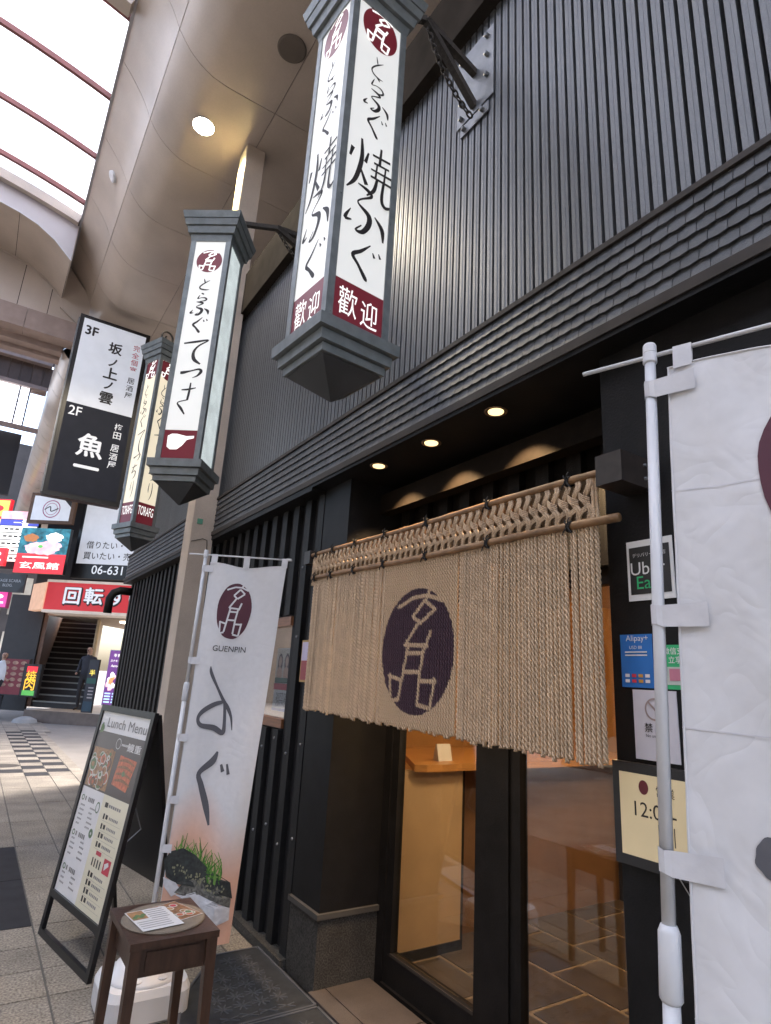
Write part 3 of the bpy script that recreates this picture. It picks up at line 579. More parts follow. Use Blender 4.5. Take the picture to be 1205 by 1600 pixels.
while y < 3.24:
    k = random.randrange(5); ztop = 2.03+(y-1.2)*.018; dy = random.uniform(-.0014, .0014)
    if abs(y-EC[0]) < ERY+.01:
        V, F = RV[k]; q = MB(); cols = []
        me_key = [edye(y+v[1], ztop+v[2]) for v in V]
        q.add([(NX+v[0], y+dy+v[1], ztop+v[2]) for v in V], F); q.col = me_key; q.build('rope', dyed, nor, smooth=True, dye=True)
    else: link('rope', RME[k], nor, (random.uniform(-.003, .003), y+dy-2.2, ztop+random.uniform(-.004, .004)-1.3), random.uniform(0, 6))
    y += .0168+random.uniform(-.0006, .0006)+(.006 if i in (6, 20, 25, 39, 74, 100, 112) else 0); i += 1
for z0, z1, ya, yb, r, nm in ((2.20, 2.215, 1.15, 3.34, .0125, 'upper'), (2.037, 2.072, 1.13, 3.245, .0135, 'lower')):
    pts = []; rs = []
    for k in range(60):
        s_ = k/59; yy = ya+(yb-ya)*s_; node = 1.12 if k % 9 == 4 else 1
        pts.append((NX-.006, yy, z0+(z1-z0)*s_+.003*math.sin(s_*9))); rs.append(r*node*(1.08-.15*s_))
    b = MB(); b.tube(pts, rs, 10); b.build('bamboo_pole', bamboo, nor, smooth=True)
    for yy in (1.32, 1.72, 2.12, 2.46, 2.75, 3.0, 3.2):
        zz = z0+(z1-z0)*(yy-ya)/(yb-ya); b = MB()
        for d in (-.006, .0, .006):
            b.tube([(NX-.006+.017*math.cos(a), yy+d+.003*math.sin(2*a), zz+.017*math.sin(a)) for a in np.linspace(0, 2*math.pi, 13)], .003, 5, False)
        for q in ((-.012, .03, .028), (.01, .035, .02), (.02, .02, -.03), (-.018, .02, -.028)): b.tube([(NX-.02, yy, zz), (NX-.028, yy+q[0]*.6, zz+q[2]*.6), (NX-.024, yy+q[0], zz+q[2])], .0026, 5)
        b.build('twine_tie', twine, nor)
# macrame header
def ropeline(mb, pts, R=.0038, r=.0042, pitch=.024, n=14):
    P = np.array(pts, float); t = np.linspace(0, len(P)-1, n); Q = []
    for tt in t:
        i = min(int(tt), len(P)-2); f = tt-i; p0, p1, p2, p3 = P[max(i-1, 0)], P[i], P[i+1], P[min(i+2, len(P)-1)]
        Q.append(.5*((2*p1)+(-p0+p2)*f+(2*p0-5*p1+4*p2-p3)*f*f+(-p0+3*p1-3*p2+p3)*f**3))
    Q = np.array(Q); L = np.concatenate([[0], np.cumsum(np.linalg.norm(np.diff(Q, axis=0), axis=1))])
    for s_ in range(3):
        pp = []
        for i, q in enumerate(Q):
            d = Q[min(i+1, n-1)]-Q[max(i-1, 0)]; d /= np.linalg.norm(d)+1e-9; A = np.array([1., 0, 0]); B = np.cross(d, A); a = 2*math.pi*L[i]/pitch+s_*2.094
            pp.append(q+R*(math.cos(a)*A+math.sin(a)*B))
        mb.tube(pp, r, 4, False)
u = MB(); Wd = .0455
for dx, dv in ((0, 0), (.011, 0)):       # two S-ropes
    ropeline(u, [(-.004, -.002-dx, .155), (-.008, -.012-dx, .13), (-.01, -.004-dx, .108), (-.004, .012-dx, .086), (.004, .02-dx, .07)])
for k in range(4): ropeline(u, [(-.008, -.014, .058+k*.0065), (-.018, .006, .066+k*.007), (-.008, .03, .088+k*.006)], .0016, .0022, .014, 9)
for dx in (0, .01): ropeline(u, [(.002, .024-dx, .082), (-.008, .004-dx, .06), (-.008, -.012-dx, .038), (-.002, -.002-dx, .004)])
for k in range(3): ropeline(u, [(-.006, .026, .018+k*.007), (-.016, .008, .03+k*.007), (-.006, -.014, .046+k*.006)], .0016, .0022, .014, 9)
ume = u.mesh('knotted_loop', ropem, True)
y = 1.25
while y < 3.22:
    s_ = (y-1.2)/2; o = link('knotted_loop', ume, nor, (random.uniform(-.002, .002), y-2.2, 2.045+.034*s_-1.3)); o.scale = (1, 1, (.152-.016*s_)/.152); y += Wd
for yy in (1.212, 3.232):
    b = MB(); ropeline(b, [(NX, yy, 2.2), (NX, yy+.003, 2.12), (NX, yy, 2.03)], .004, .0046, .03, 24); ropeline(b, [(NX-.004, yy+.014, 2.2), (NX-.006, yy+.012, 2.12), (NX-.004, yy+.014, 2.03)], .004, .0046, .03, 24); b.build('edge_rope', ropem, nor, smooth=True)
b = MB(); b.box(NX+.014, 1.25, 2.06, NX+.016, 3.22, 2.2); b.build('header_shade_sheet', M('rope_shade', (.25, .17, .1), .9), nor)  # darker rope-coloured sheet, shade behind the knots put into its colour
# brackets that carry the poles
for yy, z, lab, side in ((1.125, 2.185, 'dark timber bracket carrying the bamboo pole on the pillar with stickers', -1), (3.31, 2.205, 'small timber bracket carrying the bamboo pole by the slatted wall', 1)):
    t = thing('pole_bracket', lab, 'bracket', (1.7, yy, z)); s_ = 1.0 if side < 0 else .8
    b = MB(); b.box(-.16 if side < 0 else -.125, -.05*s_, -.05*s_, 0, .045*s_, .05*s_); b.build('block', M('bracket_wood', (.03, .023, .02), .5, var=.3, vs_=25), t, world=False)
    for zz in (-.02, .025): b = MB(); b.lathe([(.007, 0), (.006, -.006), (.001, -.008)], (-.04, -.05*s_, zz), 8, 'y'); b.build('bolt', plate, t, world=False)
# ================================================================== LANTERNS
def lantern(name, label, corner, Ldir, w, zb, zt, faces, body_lit, hook, tilt=0):
    c = np.array(corner, float); Ld = np.array(Ldir, float); Ld /= np.linalg.norm(Ld); Rd = np.array([Ld[1], -Ld[0]])
    cen = c+.5*w*(Ld+Rd); rot = math.atan2(Rd[1], Rd[0]); h = zt-zb; hw = w/2
    t = thing(name, label, 'lantern sign', (cen[0], cen[1], zb), rot, 'lantern signs hung from the restaurant wall')
    for sx in (-1, 1):
        for sy in (-1, 1):
            b = MB(); p = .032; x, y = sx*(hw-p/2), sy*(hw-p/2); b.box(x-p/2, y-p/2, 0, x+p/2, y+p/2, h)
            for z in (.04, h*.35, h*.68, h-.04): b.lathe([(.004, 0), (.003, -.002)], (x+.006*sx*-1, y-p/2-.0005, z), 6, 'y')
            b.build('corner_post', steel, t, world=False)
    pl0 = faces['ref']; Rv = {0: Rd, 1: -Ld}[pl0]; Nv = {0: -Ld, 1: -Rd}[pl0]
    def uvp(px, py): q_ = onplane(px, py, (c[0], c[1], 0), np.array([*Nv, 0.])); return float(np.dot(q_[:2]-cen, Rv)), float(q_[2]-zb)
    for k in range(4):
        S = [plane((0, -hw+.006, 0), (1, 0, 0)), plane((-hw+.006, 0, 0), (0, -1, 0)), plane((0, hw-.006, 0), (-1, 0, 0)), plane((hw-.006, 0, 0), (0, 1, 0))][k]
        q = hw-.026; mats = [faces.get('panel%d' % k, body_lit), maroon_lit, ink, mark_lit]
        b = MB(); b.patch(S, -q, 0, q, h, 0); pn = b.build('lit_panel', mats[0], t, world=False)
        if k not in faces['on']: continue
        b = MB(); b.patch(S, -q, 0, q, faces['band'], .001); bd = b.build('maroon_panel', maroon_lit, pn, world=False)
        for nm, fn in faces['bandprint']: b = MB(); b.cur = 3; fn(b, S, q, faces['band']); b.build(nm, mats, pn, world=False)
        (ex, ey, erx, ery) = faces['crest']; eu, ez = uvp(ex, ey); ru = abs(uvp(ex+erx, ey)[0]-eu); rz = abs(uvp(ex, ey+ery)[1]-ez)
        b = MB(); emblem(b, S, max(-q+ru, min(q-ru, eu)) if ru < q else 0, ez, ru, rz, 1, 3, .11); b.build('crest', mats, pn, world=False)
        fit = 1.0; mid = 0.0
        if faces.get('fit'):
            us = [uvp(x, (y0+y1)/2)[0] for _, x0, y0, x1, y1 in faces['glyphs'] for x in (x0, x1)]; mid = (min(us)+max(us))/2; fit = 1.35*q/(max(us)-min(us))
        for ch, x0, y0, x1, y1 in faces['glyphs']:
            ua, _ = uvp(x0, (y0+y1)/2); ub, _ = uvp(x1, (y0+y1)/2); za = uvp((x0+x1)/2, y1)[1]; zc = uvp((x0+x1)/2, y0)[1]; ua, ub = (ua-mid)*fit, (ub-mid)*fit
            b = MB(); b.cur = 2; b.glyph(S, ch, ua, za, ub-ua, zc-za, .0012, faces.get('bold', 1.25)); b.build('character', mats, pn, world=False)
    # bottom: three tiers and an inverted pyramid
    b = MB(); z = 0
    for ww, hh in ((1.24, .05), (1.1, .045), (.98, .035)): b.frustum(hw*ww*.99, z-hh+.004, hw*ww, z-.0); z -= hh
    b.build('base_moulding', steel, t, world=False)
    b = MB(); b.frustum(.004, z-.105, hw*.9, z); b.build('pyramid', M('lantern_dark', (.055, .06, .066), .5, .3, var=.2), t, world=False)
    b = MB(); z = h
    for ww, hh in ((1.06, .05), (1.22, .05), (1.36, .045), (1.46, .05)): b.frustum(hw*ww*.95, z, hw*ww, z+hh-.004); z += hh
    b.frustum(hw*.9, z, hw*.25, z+.05); b.build('cap_moulding', steel, t, world=False)
    b = MB(); z += .02
    if hook == 'ring': b.tube([(.05*math.cos(a), 0, z+.05+.055*math.sin(a)) for a in np.linspace(-.9, math.pi+.9, 16)], .011, 8)
    elif hook == 'scroll': b.tube([((.075-.05*s_)*math.cos(3.4-s_*7), 0, z+.1+(.075-.05*s_)*math.sin(3.4-s_*7)) for s_ in np.linspace(0, 1, 24)], .01, 8); b.tube([(-.07, 0, z+.08), (-.02, 0, z), (.03, 0, z-.03)], .01, 8)
    else: b.tube([(0, 0, z-.03), (0, 0, z+.25)], .012, 8)
    b.build('hook', iron, t, world=False)
    return t, cen
z2 = lambda x0, y0, x1, y1: (380+x0/2.5, y0/2.5, 380+x1/2.5, y1/2.5)
zr1 = lambda x0, y0, x1, y1: (200+x0/4, 200+y0/4, 200+x1/4, 200+y1/4)
zr8 = lambda x0, y0, x1, y1: (180+x0/4, 480+y0/4, 180+x1/4, 480+y1/4)
zc3 = lambda x0, y0, x1, y1: (x0/2.869, 460+y0/2.869, x1/2.869, 460+y1/2.869)
f1 = {'ref': 0, 'on': (0, 1), 'band': .2, 'crest': (380+540/2.5, 122/2.5, 68/2.5, 80/2.5), 'glyphs': [('to', *z2(500, 218, 553, 300)), ('ra', *z2(497, 300, 562, 365)), ('fu', *z2(474, 355, 572, 445)), ('gu', *z2(478, 440, 568, 540)), ('yaki', *z2(415, 555, 582, 780)), ('fu', *z2(402, 725, 556, 932)), ('gu', *z2(412, 945, 545, 1095))],
      'bold': 1.0, 'bandprint': [('character', lambda b, S, q, h: b.text(S, '歡', -q*.42, h*.56, w=q*.7, h=h*.6, n=.002)), ('character', lambda b, S, q, h: b.text(S, '迎', q*.42, h*.5, w=q*.66, h=h*.58, n=.002))]}
f2 = {'ref': 1, 'on': (1,), 'band': .19, 'crest': (200+507/4, 200+828/4, 80/4, 70/4), 'glyphs': [('to', *zr1(442, 938, 512, 1008)), ('ra', *zr1(428, 1028, 503, 1080)), ('fu', *zr1(392, 1082, 504, 1172)), ('gu', *zr1(392, 1180, 496, 1276)), ('te', *zr1(340, 1322, 494, 1472)), ('tsu', *zr8(405, 372, 538, 438)), ('sa', *zr8(380, 478, 498, 662))],
      'bandprint': [('knife_mark', lambda b, S, q, h: b.poly(S, [(-q*.72, h*.8), (-q*.5, h*.87), (-q*.2, h*.87), (q*.35, h*.8), (q*.78, h*.82), (q*.78, h*.74), (q*.4, h*.68), (q*.15, h*.48), (-q*.1, h*.36), (-q*.5, h*.35), (-q*.7, h*.44)], .002))],
      'panel0': M('blank_acrylic', (.5, .56, .56), .35, var=.2, vs_=9, fine=.12, fs=120, emit=.2)}
f3 = {'ref': 1, 'on': (0, 1), 'band': .2, 'crest': (633/2.869, 460+350/2.869, 27/2.869, 42/2.869), 'glyphs': [('to', *zc3(610, 415, 636, 462)), ('ra', *zc3(603, 468, 632, 506)), ('fu', *zc3(588, 498, 630, 548)), ('gu', *zc3(588, 548, 628, 602)), ('te', *zc3(570, 622, 624, 718)), ('tsu', *zc3(558, 718, 608, 752)), ('chi', *zc3(543, 768, 590, 832)), ('ri', *zc3(543, 842, 576, 918))],
      'bandprint': [('lettering', lambda b, S, q, h: b.text(S, 'TORAFG', 0, h*.64, w=q*1.7, h=h*.42, n=.002, bold=.007))], 'bold': 1.2, 'fit': True}
t1, c1 = lantern('lantern_sign', 'large white lantern sign lettered with a welcome panel and oval crest', (.823, 1.768), (-.0872, .9962), .296, 2.767, 4.4, f1, white_lit, 'rod')
t2, c2 = lantern('lantern_sign', 'white lantern sign with knife shape on its maroon panel and one blank side', (.863, 3.38), (-.064, .0473), .262, 2.675, 4.19, f2, white_lit, 'ring')
t3, c3 = lantern('lantern_sign', 'cream lantern sign with western lettering on maroon and scroll hook', (.935, 5.6), (-.045, .11), .236, 2.742, 4.37, f3, cream_lit, 'scroll')
# wall brackets, chains
lk = MB(); lk.tube([(.012*math.cos(a), 0, .02*math.sin(a)) for a in np.linspace(0, 2*math.pi, 13)], .0045, 6, False); lkm = lk.mesh('chain_link', iron, True)
def chain(parent, pts, base):
    P = [np.array(p) for p in pts]; tot = sum(np.linalg.norm(b-a) for a, b in zip(P[:-1], P[1:])); n = int(tot/.03); L = np.concatenate([[0], np.cumsum([np.linalg.norm(b-a) for a, b in zip(P[:-1], P[1:])])]); A = np.array(P)
    for i in range(n):
        s_ = tot*i/n; p = [np.interp(s_, L, A[:, k]) for k in range(3)]; p2 = [np.interp(s_+.01, L, A[:, k]) for k in range(3)]; d = Vector(p2)-Vector(p)
        o = link('chain_link', lkm, parent, (p[0]-base[0], p[1]-base[1], p[2]-base[2])); q = d.to_track_quat('Z', 'X') if d.length > 1e-6 else None
        if q: o.rotation_euler = (q @ Vector((0, 0, 0)).to_track_quat('Z', 'X') if False else q).to_euler(); o.rotation_euler.rotate_axis('Z', math.pi/2*(i % 2))
def bracket(label, tip, yw, zw, cen, ztop, plate_on=True):
    base = (1.66, yw, zw); t = thing('lantern_bracket', label, 'bracket', base, 0, 'lantern brackets')
    if plate_on:
        b = MB(); b.box(1.646, yw-.145, zw-.24, 1.654, yw+.145, zw+.24); b.build('wall_plate', plate, t)
        b = MB(); b.box(1.646, yw-.11, zw-.32, 1.653, yw+.11, zw-.255); b.build('chain_plate', plate, t)
        for dy, dz in ((-.1, .19), (.1, .19), (-.1, .06), (.1, .05), (-.1, -.08), (.1, -.1), (.1, -.2), (-.07, -.288), (.075, -.288)):
            b = MB(); b.lathe([(.014, 0), (.014, -.018), (.008, -.022)], (1.646, yw+dy, zw+dz), 6, 'x'); b.build('bolt', plate, t)
    for dz in ((.03, -.2) if plate_on else (.0, -.12)):
        b = MB(); b.bar(tip, (1.648, yw, zw+dz), .035, .035); b.build('strut', iron, t)
    b = MB(); b.bar(tip, (cen[0], cen[1], ztop), .03, .03); b.build('arm', iron, t)
    a = np.array(tip); e = np.array((1.64, yw+.0, zw-.29)); m = (a+e)/2+np.array((-.06, 0, -.1)); q = [tuple((1-s_)**2*a+2*s_*(1-s_)*m+s_*s_*e) for s_ in np.linspace(0, 1, 12)]
    chain(t, q, base)
bracket('heavy iron bracket with bolted grey wall plate holding the welcome lantern', (1.3, 1.904, 4.783), 1.92, 4.67, c1, 4.62)
bracket('slim iron bracket and chain holding the knife panel lantern', (1.2, 3.5, 4.55), 3.55, 4.62, c2, 4.46)
bracket('slim iron bracket on the wall beside the stuccoed column, scroll hook lantern', (1.3, 5.75, 4.66), 5.8, 4.75, c3, 4.62, False)
# ================================================================== STICKERS ON THE RIGHT PILLAR
def sticker(name, label, cat, y0, y1, z0, z1, fn, mats, x=1.6975, th=.002):
    t = thing(name, label, cat, (x, (y0+y1)/2, z0)); S = plane((x, (y0+y1)/2, z0), (0, -1, 0)); b = MB(); b.box(x-th, y0, z0, 1.6995, y1, z1); b.build('sheet', mats[0], t)
    Sx = plane((x-th, (y0+y1)/2, (z0+z1)/2), (0, -1, 0)); b = MB(); fn(b, Sx, (y1-y0)/2, (z1-z0)/2); b.build('print', mats, t)
wp = M('sticker_white', (.72, .72, .72), .4, var=.03); kb = M('sticker_black', (.02, .02, .022), .4); gr = M('sticker_green', (.03, .42, .16), .4); bl = M('sticker_blue', (.02, .16, .5), .4); rd = M('sticker_red', (.55, .04, .07), .5); cr = M('paper_cream', (.62, .5, .3), .7, var=.05, emit=.05); tn = M('ring_taupe', (.35, .27, .26), .5)
def f_uber(b, S, hw, hh):
    b.cur = 1; b.patch(S, -hw*.88, -hh*.8, hw*.88, hh*.78, .001); b.cur = 0; b.text(S, 'デリバリー対応店', 0, hh*.5, w=hw*1.45, n=.0018); b.text(S, 'Uber', -hw*.08, hh*.05, h=hh*.42, n=.0018); b.cur = 2; b.text(S, 'Eats', -hw*.02, -hh*.42, h=hh*.42, n=.0018)
sticker('delivery_sticker', 'rounded white and black delivery sticker on the black pillar', 'sticker', 1.024, 1.181, 1.789, 1.98, f_uber, [wp, kb, gr])
def f_ali(b, S, hw, hh):
    b.cur = 1; b.text(S, 'Alipay+', hw*.1, hh*.82, w=hw*1.4, n=.0018); b.text(S, 'USD 88', 0, hh*.5, w=hw*.8, n=.0018)
    for k in range(2): b.patch(S, -hw*.7, hh*(.3-.12*k), hw*.7, hh*(.35-.12*k), .0018)
    for k in range(8):
        b.cur = (1, 2, 3, 1)[k % 4]; u = -hw*.75+(k % 4)*hw*.42; v = -hh*(.62 if k < 4 else .82); b.patch(S, u, v, u+hw*.28, v+hh*.12, .0018)
sticker('payment_sticker', 'blue mobile payment sticker on the black pillar', 'sticker', 1.112, 1.221, 1.527, 1.686, f_ali, [bl, wp, rd, M('sticker_amber', (.6, .3, .05), .5)])
def f_we(b, S, hw, hh):
    b.cur = 1; b.text(S, '微信支付', 0, hh*.72, w=hw*1.75, n=.0018, bold=.007); b.text(S, '立享优', hw*.1, hh*.32, w=hw*1.3, n=.0018, bold=.007); b.cur = 2; b.patch(S, -hw, -hh*.8, hw, -.0, .001); b.cur = 3; b.patch(S, -hw*.55, -hh*.62, hw*.45, -hh*.08, .0018)
sticker('payment_sticker', 'green mobile payment sticker with pink square on the black pillar', 'sticker', .985, 1.082, 1.526, 1.652, f_we, [gr, wp, M('sticker_pale', (.5, .55, .5), .5), M('sticker_pink', (.55, .2, .27), .5)])
def f_no(b, S, hw, hh):
    b.cur = 1; b.ellipse(S, hw*.02, hh*.45, hw*.46, hw*.46, .0018, 32, 1, .84); b.stroke(S, [(-hw*.28, hh*.45+hw*.3, .006), (hw*.32, hh*.45-hw*.3, .006)], .0022); b.cur = 2; b.text(S, '禁  煙', 0, -hh*.08, w=hw*1.0, n=.0018, bold=.007); b.text(S, 'No smoking', 0, -hh*.32, w=hw*.9, n=.0018)
sticker('no_smoking_sign', 'pale lilac no smoking plate on the black pillar', 'sign', 1.046, 1.186, 1.324, 1.521, f_no, [M('plate_lilac', (.6, .58, .63), .35), tn, kb])
def f_fr(b, S, hw, hh):
    b.cur = 1; b.patch(S, -hw*.82, -hh*.8, hw*.82, hh*.8, .001); b.cur = 2; b.ellipse(S, -hw*.2, hh*.55, hw*.12, hh*.14, .002, 24); b.cur = 3; b.text(S, '営業', hw*.32, hh*.52, h=hh*.2, n=.0018, bold=.007); b.text(S, '12:00-', hw*.05, hh*.12, w=hw*1.0, n=.0018)
    for k in range(3): b.stroke(S, [(hw*(.12+.18*k), -hh*.1, .003), (hw*(.12+.18*k), -hh*.45, .003)], .0018)
    b.cur = 4; b.patch(S, hw*.1, -hh*.72, hw*.4, -hh*.55, .0018)
sticker('hours_board', 'black framed cream opening hours board on the pillar below the stickers', 'notice board', 1.0, 1.258, 1.036, 1.312, f_fr, [kb, cr, maroon, ink, rd], x=1.685, th=.006)
t = thing('framed_picture', 'small gold framed red picture on the slatted wall beside the curtain', 'picture', (1.69, 3.42, 1.472))
b = MB(); b.box(1.68, 3.36, 1.474, 1.698, 3.48, 1.722); b.build('frame', M('gold_frame', (.4, .24, .08), .4, .6), t)
b = MB(); S = facX(1.679); b.patch(S, -3.47, 1.486, -3.37, 1.71, .0005); b.cur = 1; b.patch(S, -3.47, 1.6, -3.37, 1.71, .001); b.build('print', [M('pic_red', (.3, .04, .05), .5), M('pic_lilac', (.5, .45, .62), .5)], t)
# ================================================================== BANNERS
clothA = Mattr('banner_cloth_taut', .85, .03, 40, 0, .1); clothB = Mattr('banner_cloth_creased', .85, .03, 40, 0, .17)
def banner(label, pole0, pole1, d, L, wt, wb, ztop, zbot, printer, waves, curl=0):
    d = np.array([*d, 0.]); d /= np.linalg.norm(d); N = np.array([d[1], -d[0], 0]); p0 = np.array(pole0, float); p1 = np.array(pole1, float)
    t = thing('banner_stand', label, 'banner', (pole0[0], pole0[1], 0))
    jf = .66 if curl else .535
    b = MB(); b.tube([p0, p0+(p1-p0)*jf], .012, 12); b.build('lower_pole', whitep, t, smooth=True)
    b = MB(); b.tube([p0+(p1-p0)*jf, p1], .0098, 12); b.build('upper_pole', whitep, t, smooth=True)
    b = MB(); ax = (p1-p0)/np.linalg.norm(p1-p0); m = p0+(p1-p0)*(jf-.01); b.tube([m-ax*.05, m-ax*.045, m+ax*.035, m+ax*.045], [.0125, .016, .0155, .0115], 14); b.build('pole_joint', whitep, t, smooth=True)
    b = MB(); b.tube([p1-ax*.016, p1-ax*.014, p1+ax*.004, p1+ax*.006, p1+ax*.007, p1+ax*.022, p1+ax*.026], [.0105, .0128, .0128, .0115, .0125, .0122, .0105], 22); b.build('pole_cap', whitep, t)
    bz = p1[2]-.005; b = MB(); b.tube([p1-d*L[0], p1+d*L[1]], .0045, 8); b.tube([p1+d*(L[1]-.015), p1+d*(L[1]+.012)], .008, 8); b.build('cross_bar', whitep, t, smooth=True)
    def S(u, v, n=0):                     # u 0..1 across, v 0..1 downward
        z = ztop+(zbot-ztop)*v; f = (z-p0[2])/(p1[2]-p0[2]); pc = p0+(p1-p0)*f; wd = wt+(wb-wt)*v
        sag = -.022*math.sin(math.pi*min(1, u*1.02))**2*math.exp(-v*14)*(1 if curl else .6)
        off = waves(u, v)*min(1, .25+u*3)+n
        s_ = .03+u*wd-curl*max(0, v-.3)*u*u*.0
        q = np.array([pc[0], pc[1], z+sag])+d*s_+N*off
        return q
    C = MB(); nu, nv = 40, 110; C.patch(S, 0, 0, 1, 1, 0, nu, nv, printer['bg']); cl = C.build('cloth', clothA if curl else clothB, t, smooth=True, dye=True)
    b = MB(); printer['ink'](b, lambda u, v, n=.002: S(u, v, n)); b.build('print', printer['mats'], cl)
    b = MB(); b.tube([S(u, .0, .001) for u in np.linspace(0, 1, 24)], .0018, 5); b.tube([S(.004, v, .001) for v in np.linspace(0, 1, 60)], .0018, 5); b.build('hem', M('hem_white', (.62, .62, .64), .8), cl)
    lo = M('loop_tape', (.6, .6, .63), .7, var=.1, vs_=25, bump=.06, bs=60)
    for u in (.05, .47, .97):
        b = MB(); q0 = S(u, .004, .002); q1 = p1+d*(.03+u*wt); q1[2] = bz+.01; a = d*.016
        b.add([q0-a+N*.003, q0+a+N*.003, q1+a+N*.006, q1-a+N*.006, q1+a-N*.006, q1-a-N*.006, q0+a-N*.003, q0-a-N*.003], [(0, 1, 2, 3), (3, 2, 4, 5), (5, 4, 6, 7)]); b.build('bar_loop', lo, t)
    for v in printer['loops']:
        b = MB(); c0 = S(.0, v, 0); f = (c0[2]-p0[2])/(p1[2]-p0[2]); pc = p0+(p1-p0)*f; hh = .017; q = S(printer.get('lu', .09), v, .004)
        ring = [pc-d*.0118, pc-d*.0085+N*.009, pc+N*.0128, pc+d*.009+N*.0105, q+N*.002]
        V = []
        for k, r in enumerate(ring): V += [(r[0], r[1], c0[2]+hh+.002*math.sin(k*2)), (r[0], r[1], c0[2]-hh+.003*math.sin(k*1.3))]
        b.add(V, [(2*i, 2*i+1, 2*i+3, 2*i+2) for i in range(4)]); b.build('pole_loop', lo, t)
    return t, S
BW = (.64, .64, .66)
pole0, pole1 = (.945, 3.33, .05), (.962, 3.31, 2.125)
dB = (.86, -.5)
def wv1(u, v): return .014*math.sin(u*7+v*3)*(.5+v)+.012*math.sin(v*9+u*2)*u+.02*math.sin(u*3.1)*v+.01*math.sin((u*11-v*26))*math.exp(-v*8)
def b1uv(px, py):
    N = np.array([-.5, -.86, 0]); q = onplane(px, py, pole1, N); d3 = np.array([.86, -.5, 0])/np.linalg.norm((.86, .5)); z = q[2]; f = (z-.05)/2.075; pc = np.array([.945+.017*f, 3.33-.02*f])
    s_ = np.dot(q[:2]-pc, d3[:2]); v = (2.085-z)/(2.085-.26); return (s_-.03)/(.42+(.345-.42)*v), v
def px_stroke(b, S, uvf, pts, n=.002, sub=6):
    out = []
    for x, y, wpx in pts: u, v = uvf(x, y); u2, v2 = uvf(x+wpx, y); out.append((u, v*4.5, abs(u2-u)))
    b.stroke(lambda a, c, n_: S(a, c/4.5, n_), out, n, sub)
def ca(a, c): return (260+a/3.2, 700+c/3.2)
def c5(a, c): return (a/2.62, 1080+c/2.62)
def bg1(u, v):
    k = min(1, max(0, (v-.66+.05*math.sin(u*5))/.14)); return tuple(np.array(BW)*(1-k)+np.array((.66, .4, .3))*k)
def ink1(b, S):
    u0, v0 = b1uv(*ca(340, 812)); ru = abs(b1uv(*ca(425, 812))[0]-u0); rv = abs(b1uv(*ca(340, 957))[1]-v0)
    S2 = lambda u, v, n: S(u, -v, n+.001)
    emblem(b, lambda a, c, n: S(u0+a/.4, v0-c/1.825, n+.001), 0, 0, ru*.4, rv*1.825, 0, 1, .1, 6, .001, .012)
    b.cur = 2; u, v = b1uv(*ca(315, 1005)); S3 = lambda a, c, n: S(a, v-(c-v)-.012*(a-u)*0, n); uw = abs(b1uv(*ca(390, 1020))[0]-b1uv(*ca(232, 993))[0]); b.text(S3, 'GUENPIN', u, v, w=uw, h=.016, n=.003)
    b.cur = 3
    for st in ([(225, 1092, 4), (228, 1125, 16), (255, 1195, 12), (285, 1265, 16), (305, 1300, 18), (322, 1350, 12), (326, 1412, 4)], [(290, 1268, 14), (240, 1282, 22), (185, 1315, 22), (160, 1350, 16), (172, 1385, 20), (235, 1400, 26), (278, 1425, 22), (288, 1370, 16), (290, 1268, 14)]):
        px_stroke(b, S, b1uv, [(*ca(x, y), w_/3.2) for x, y, w_ in st], .003)
    for st in ([(890, 248, 8), (868, 288, 26), (815, 335, 18), (822, 385, 22), (842, 470, 26), (855, 548, 8)], [(905, 300, 10), (912, 330, 16)], [(930, 298, 8), (936, 340, 14)]):
        px_stroke(b, S, b1uv, [(*c5(x, y), w_/2.62) for x, y, w_ in st], .0035)
    # fish on a bed of green stalks
    P5 = lambda x, y: b1uv(*c5(x, y))
    for k in range(70):
        x0 = 720+190*rng.random(); y0 = 680+60*rng.random()+(x0-720)*.35; b.cur = 4+(k % 2); px_stroke(b, S, b1uv, [(*c5(x0, y0), 2.2), (*c5(x0+10*rng.normal()+4, y0-40), 2.0), (*c5(x0+22*rng.normal()+6, y0-70-50*rng.random()*(1 if x0 < 860 else .5)), .6)], .003+k*.00003, 3)
    def fill(pts, m, n):
        b.cur = m; c = np.mean(pts, 0); uv = [P5(*p) for p in pts]; cu = P5(*c); V = [S(*cu, n)]; k = len(uv); R = 4
        for r in range(1, R+1): V += [S(cu[0]+(a-cu[0])*r/R, cu[1]+(c_-cu[1])*r/R, n) for a, c_ in uv]
        F = [(0, 1+i, 1+(i+1) % k) for i in range(k)]+[(1+r*k+i, 1+r*k+(i+1) % k, 1+(r+1)*k+(i+1) % k, 1+(r+1)*k+i) for r in range(R-1) for i in range(k)]; b.add(V, F)
    fill([(672, 690), (700, 655), (750, 642), (800, 670), (850, 715), (900, 745), (945, 780), (950, 850), (880, 830), (800, 800), (720, 790), (680, 760)], 6, .0055)
    fill([(668, 760), (720, 785), (740, 820), (700, 842), (672, 800)], 7, .006)
    fill([(712, 825), (760, 775), (830, 765), (900, 800), (945, 850), (940, 890), (880, 855), (800, 822), (750, 840)], 8, .0065)
    fill([(712, 832), (750, 836), (800, 820), (880, 852), (940, 888), (935, 940), (885, 956), (850, 905), (790, 858), (740, 850)], 7, .007)
    b.cur = 9
    for k in range(60): x, y = 700+220*rng.random(), 0; y = 690+(x-700)*.42+60*rng.random(); u, v = P5(x, y); b.ellipse(S, u, v, .012*rng.random()+.004, .003, .0078, 8)
grey = M('print_grey', (.1, .1, .115), .8, var=.1)
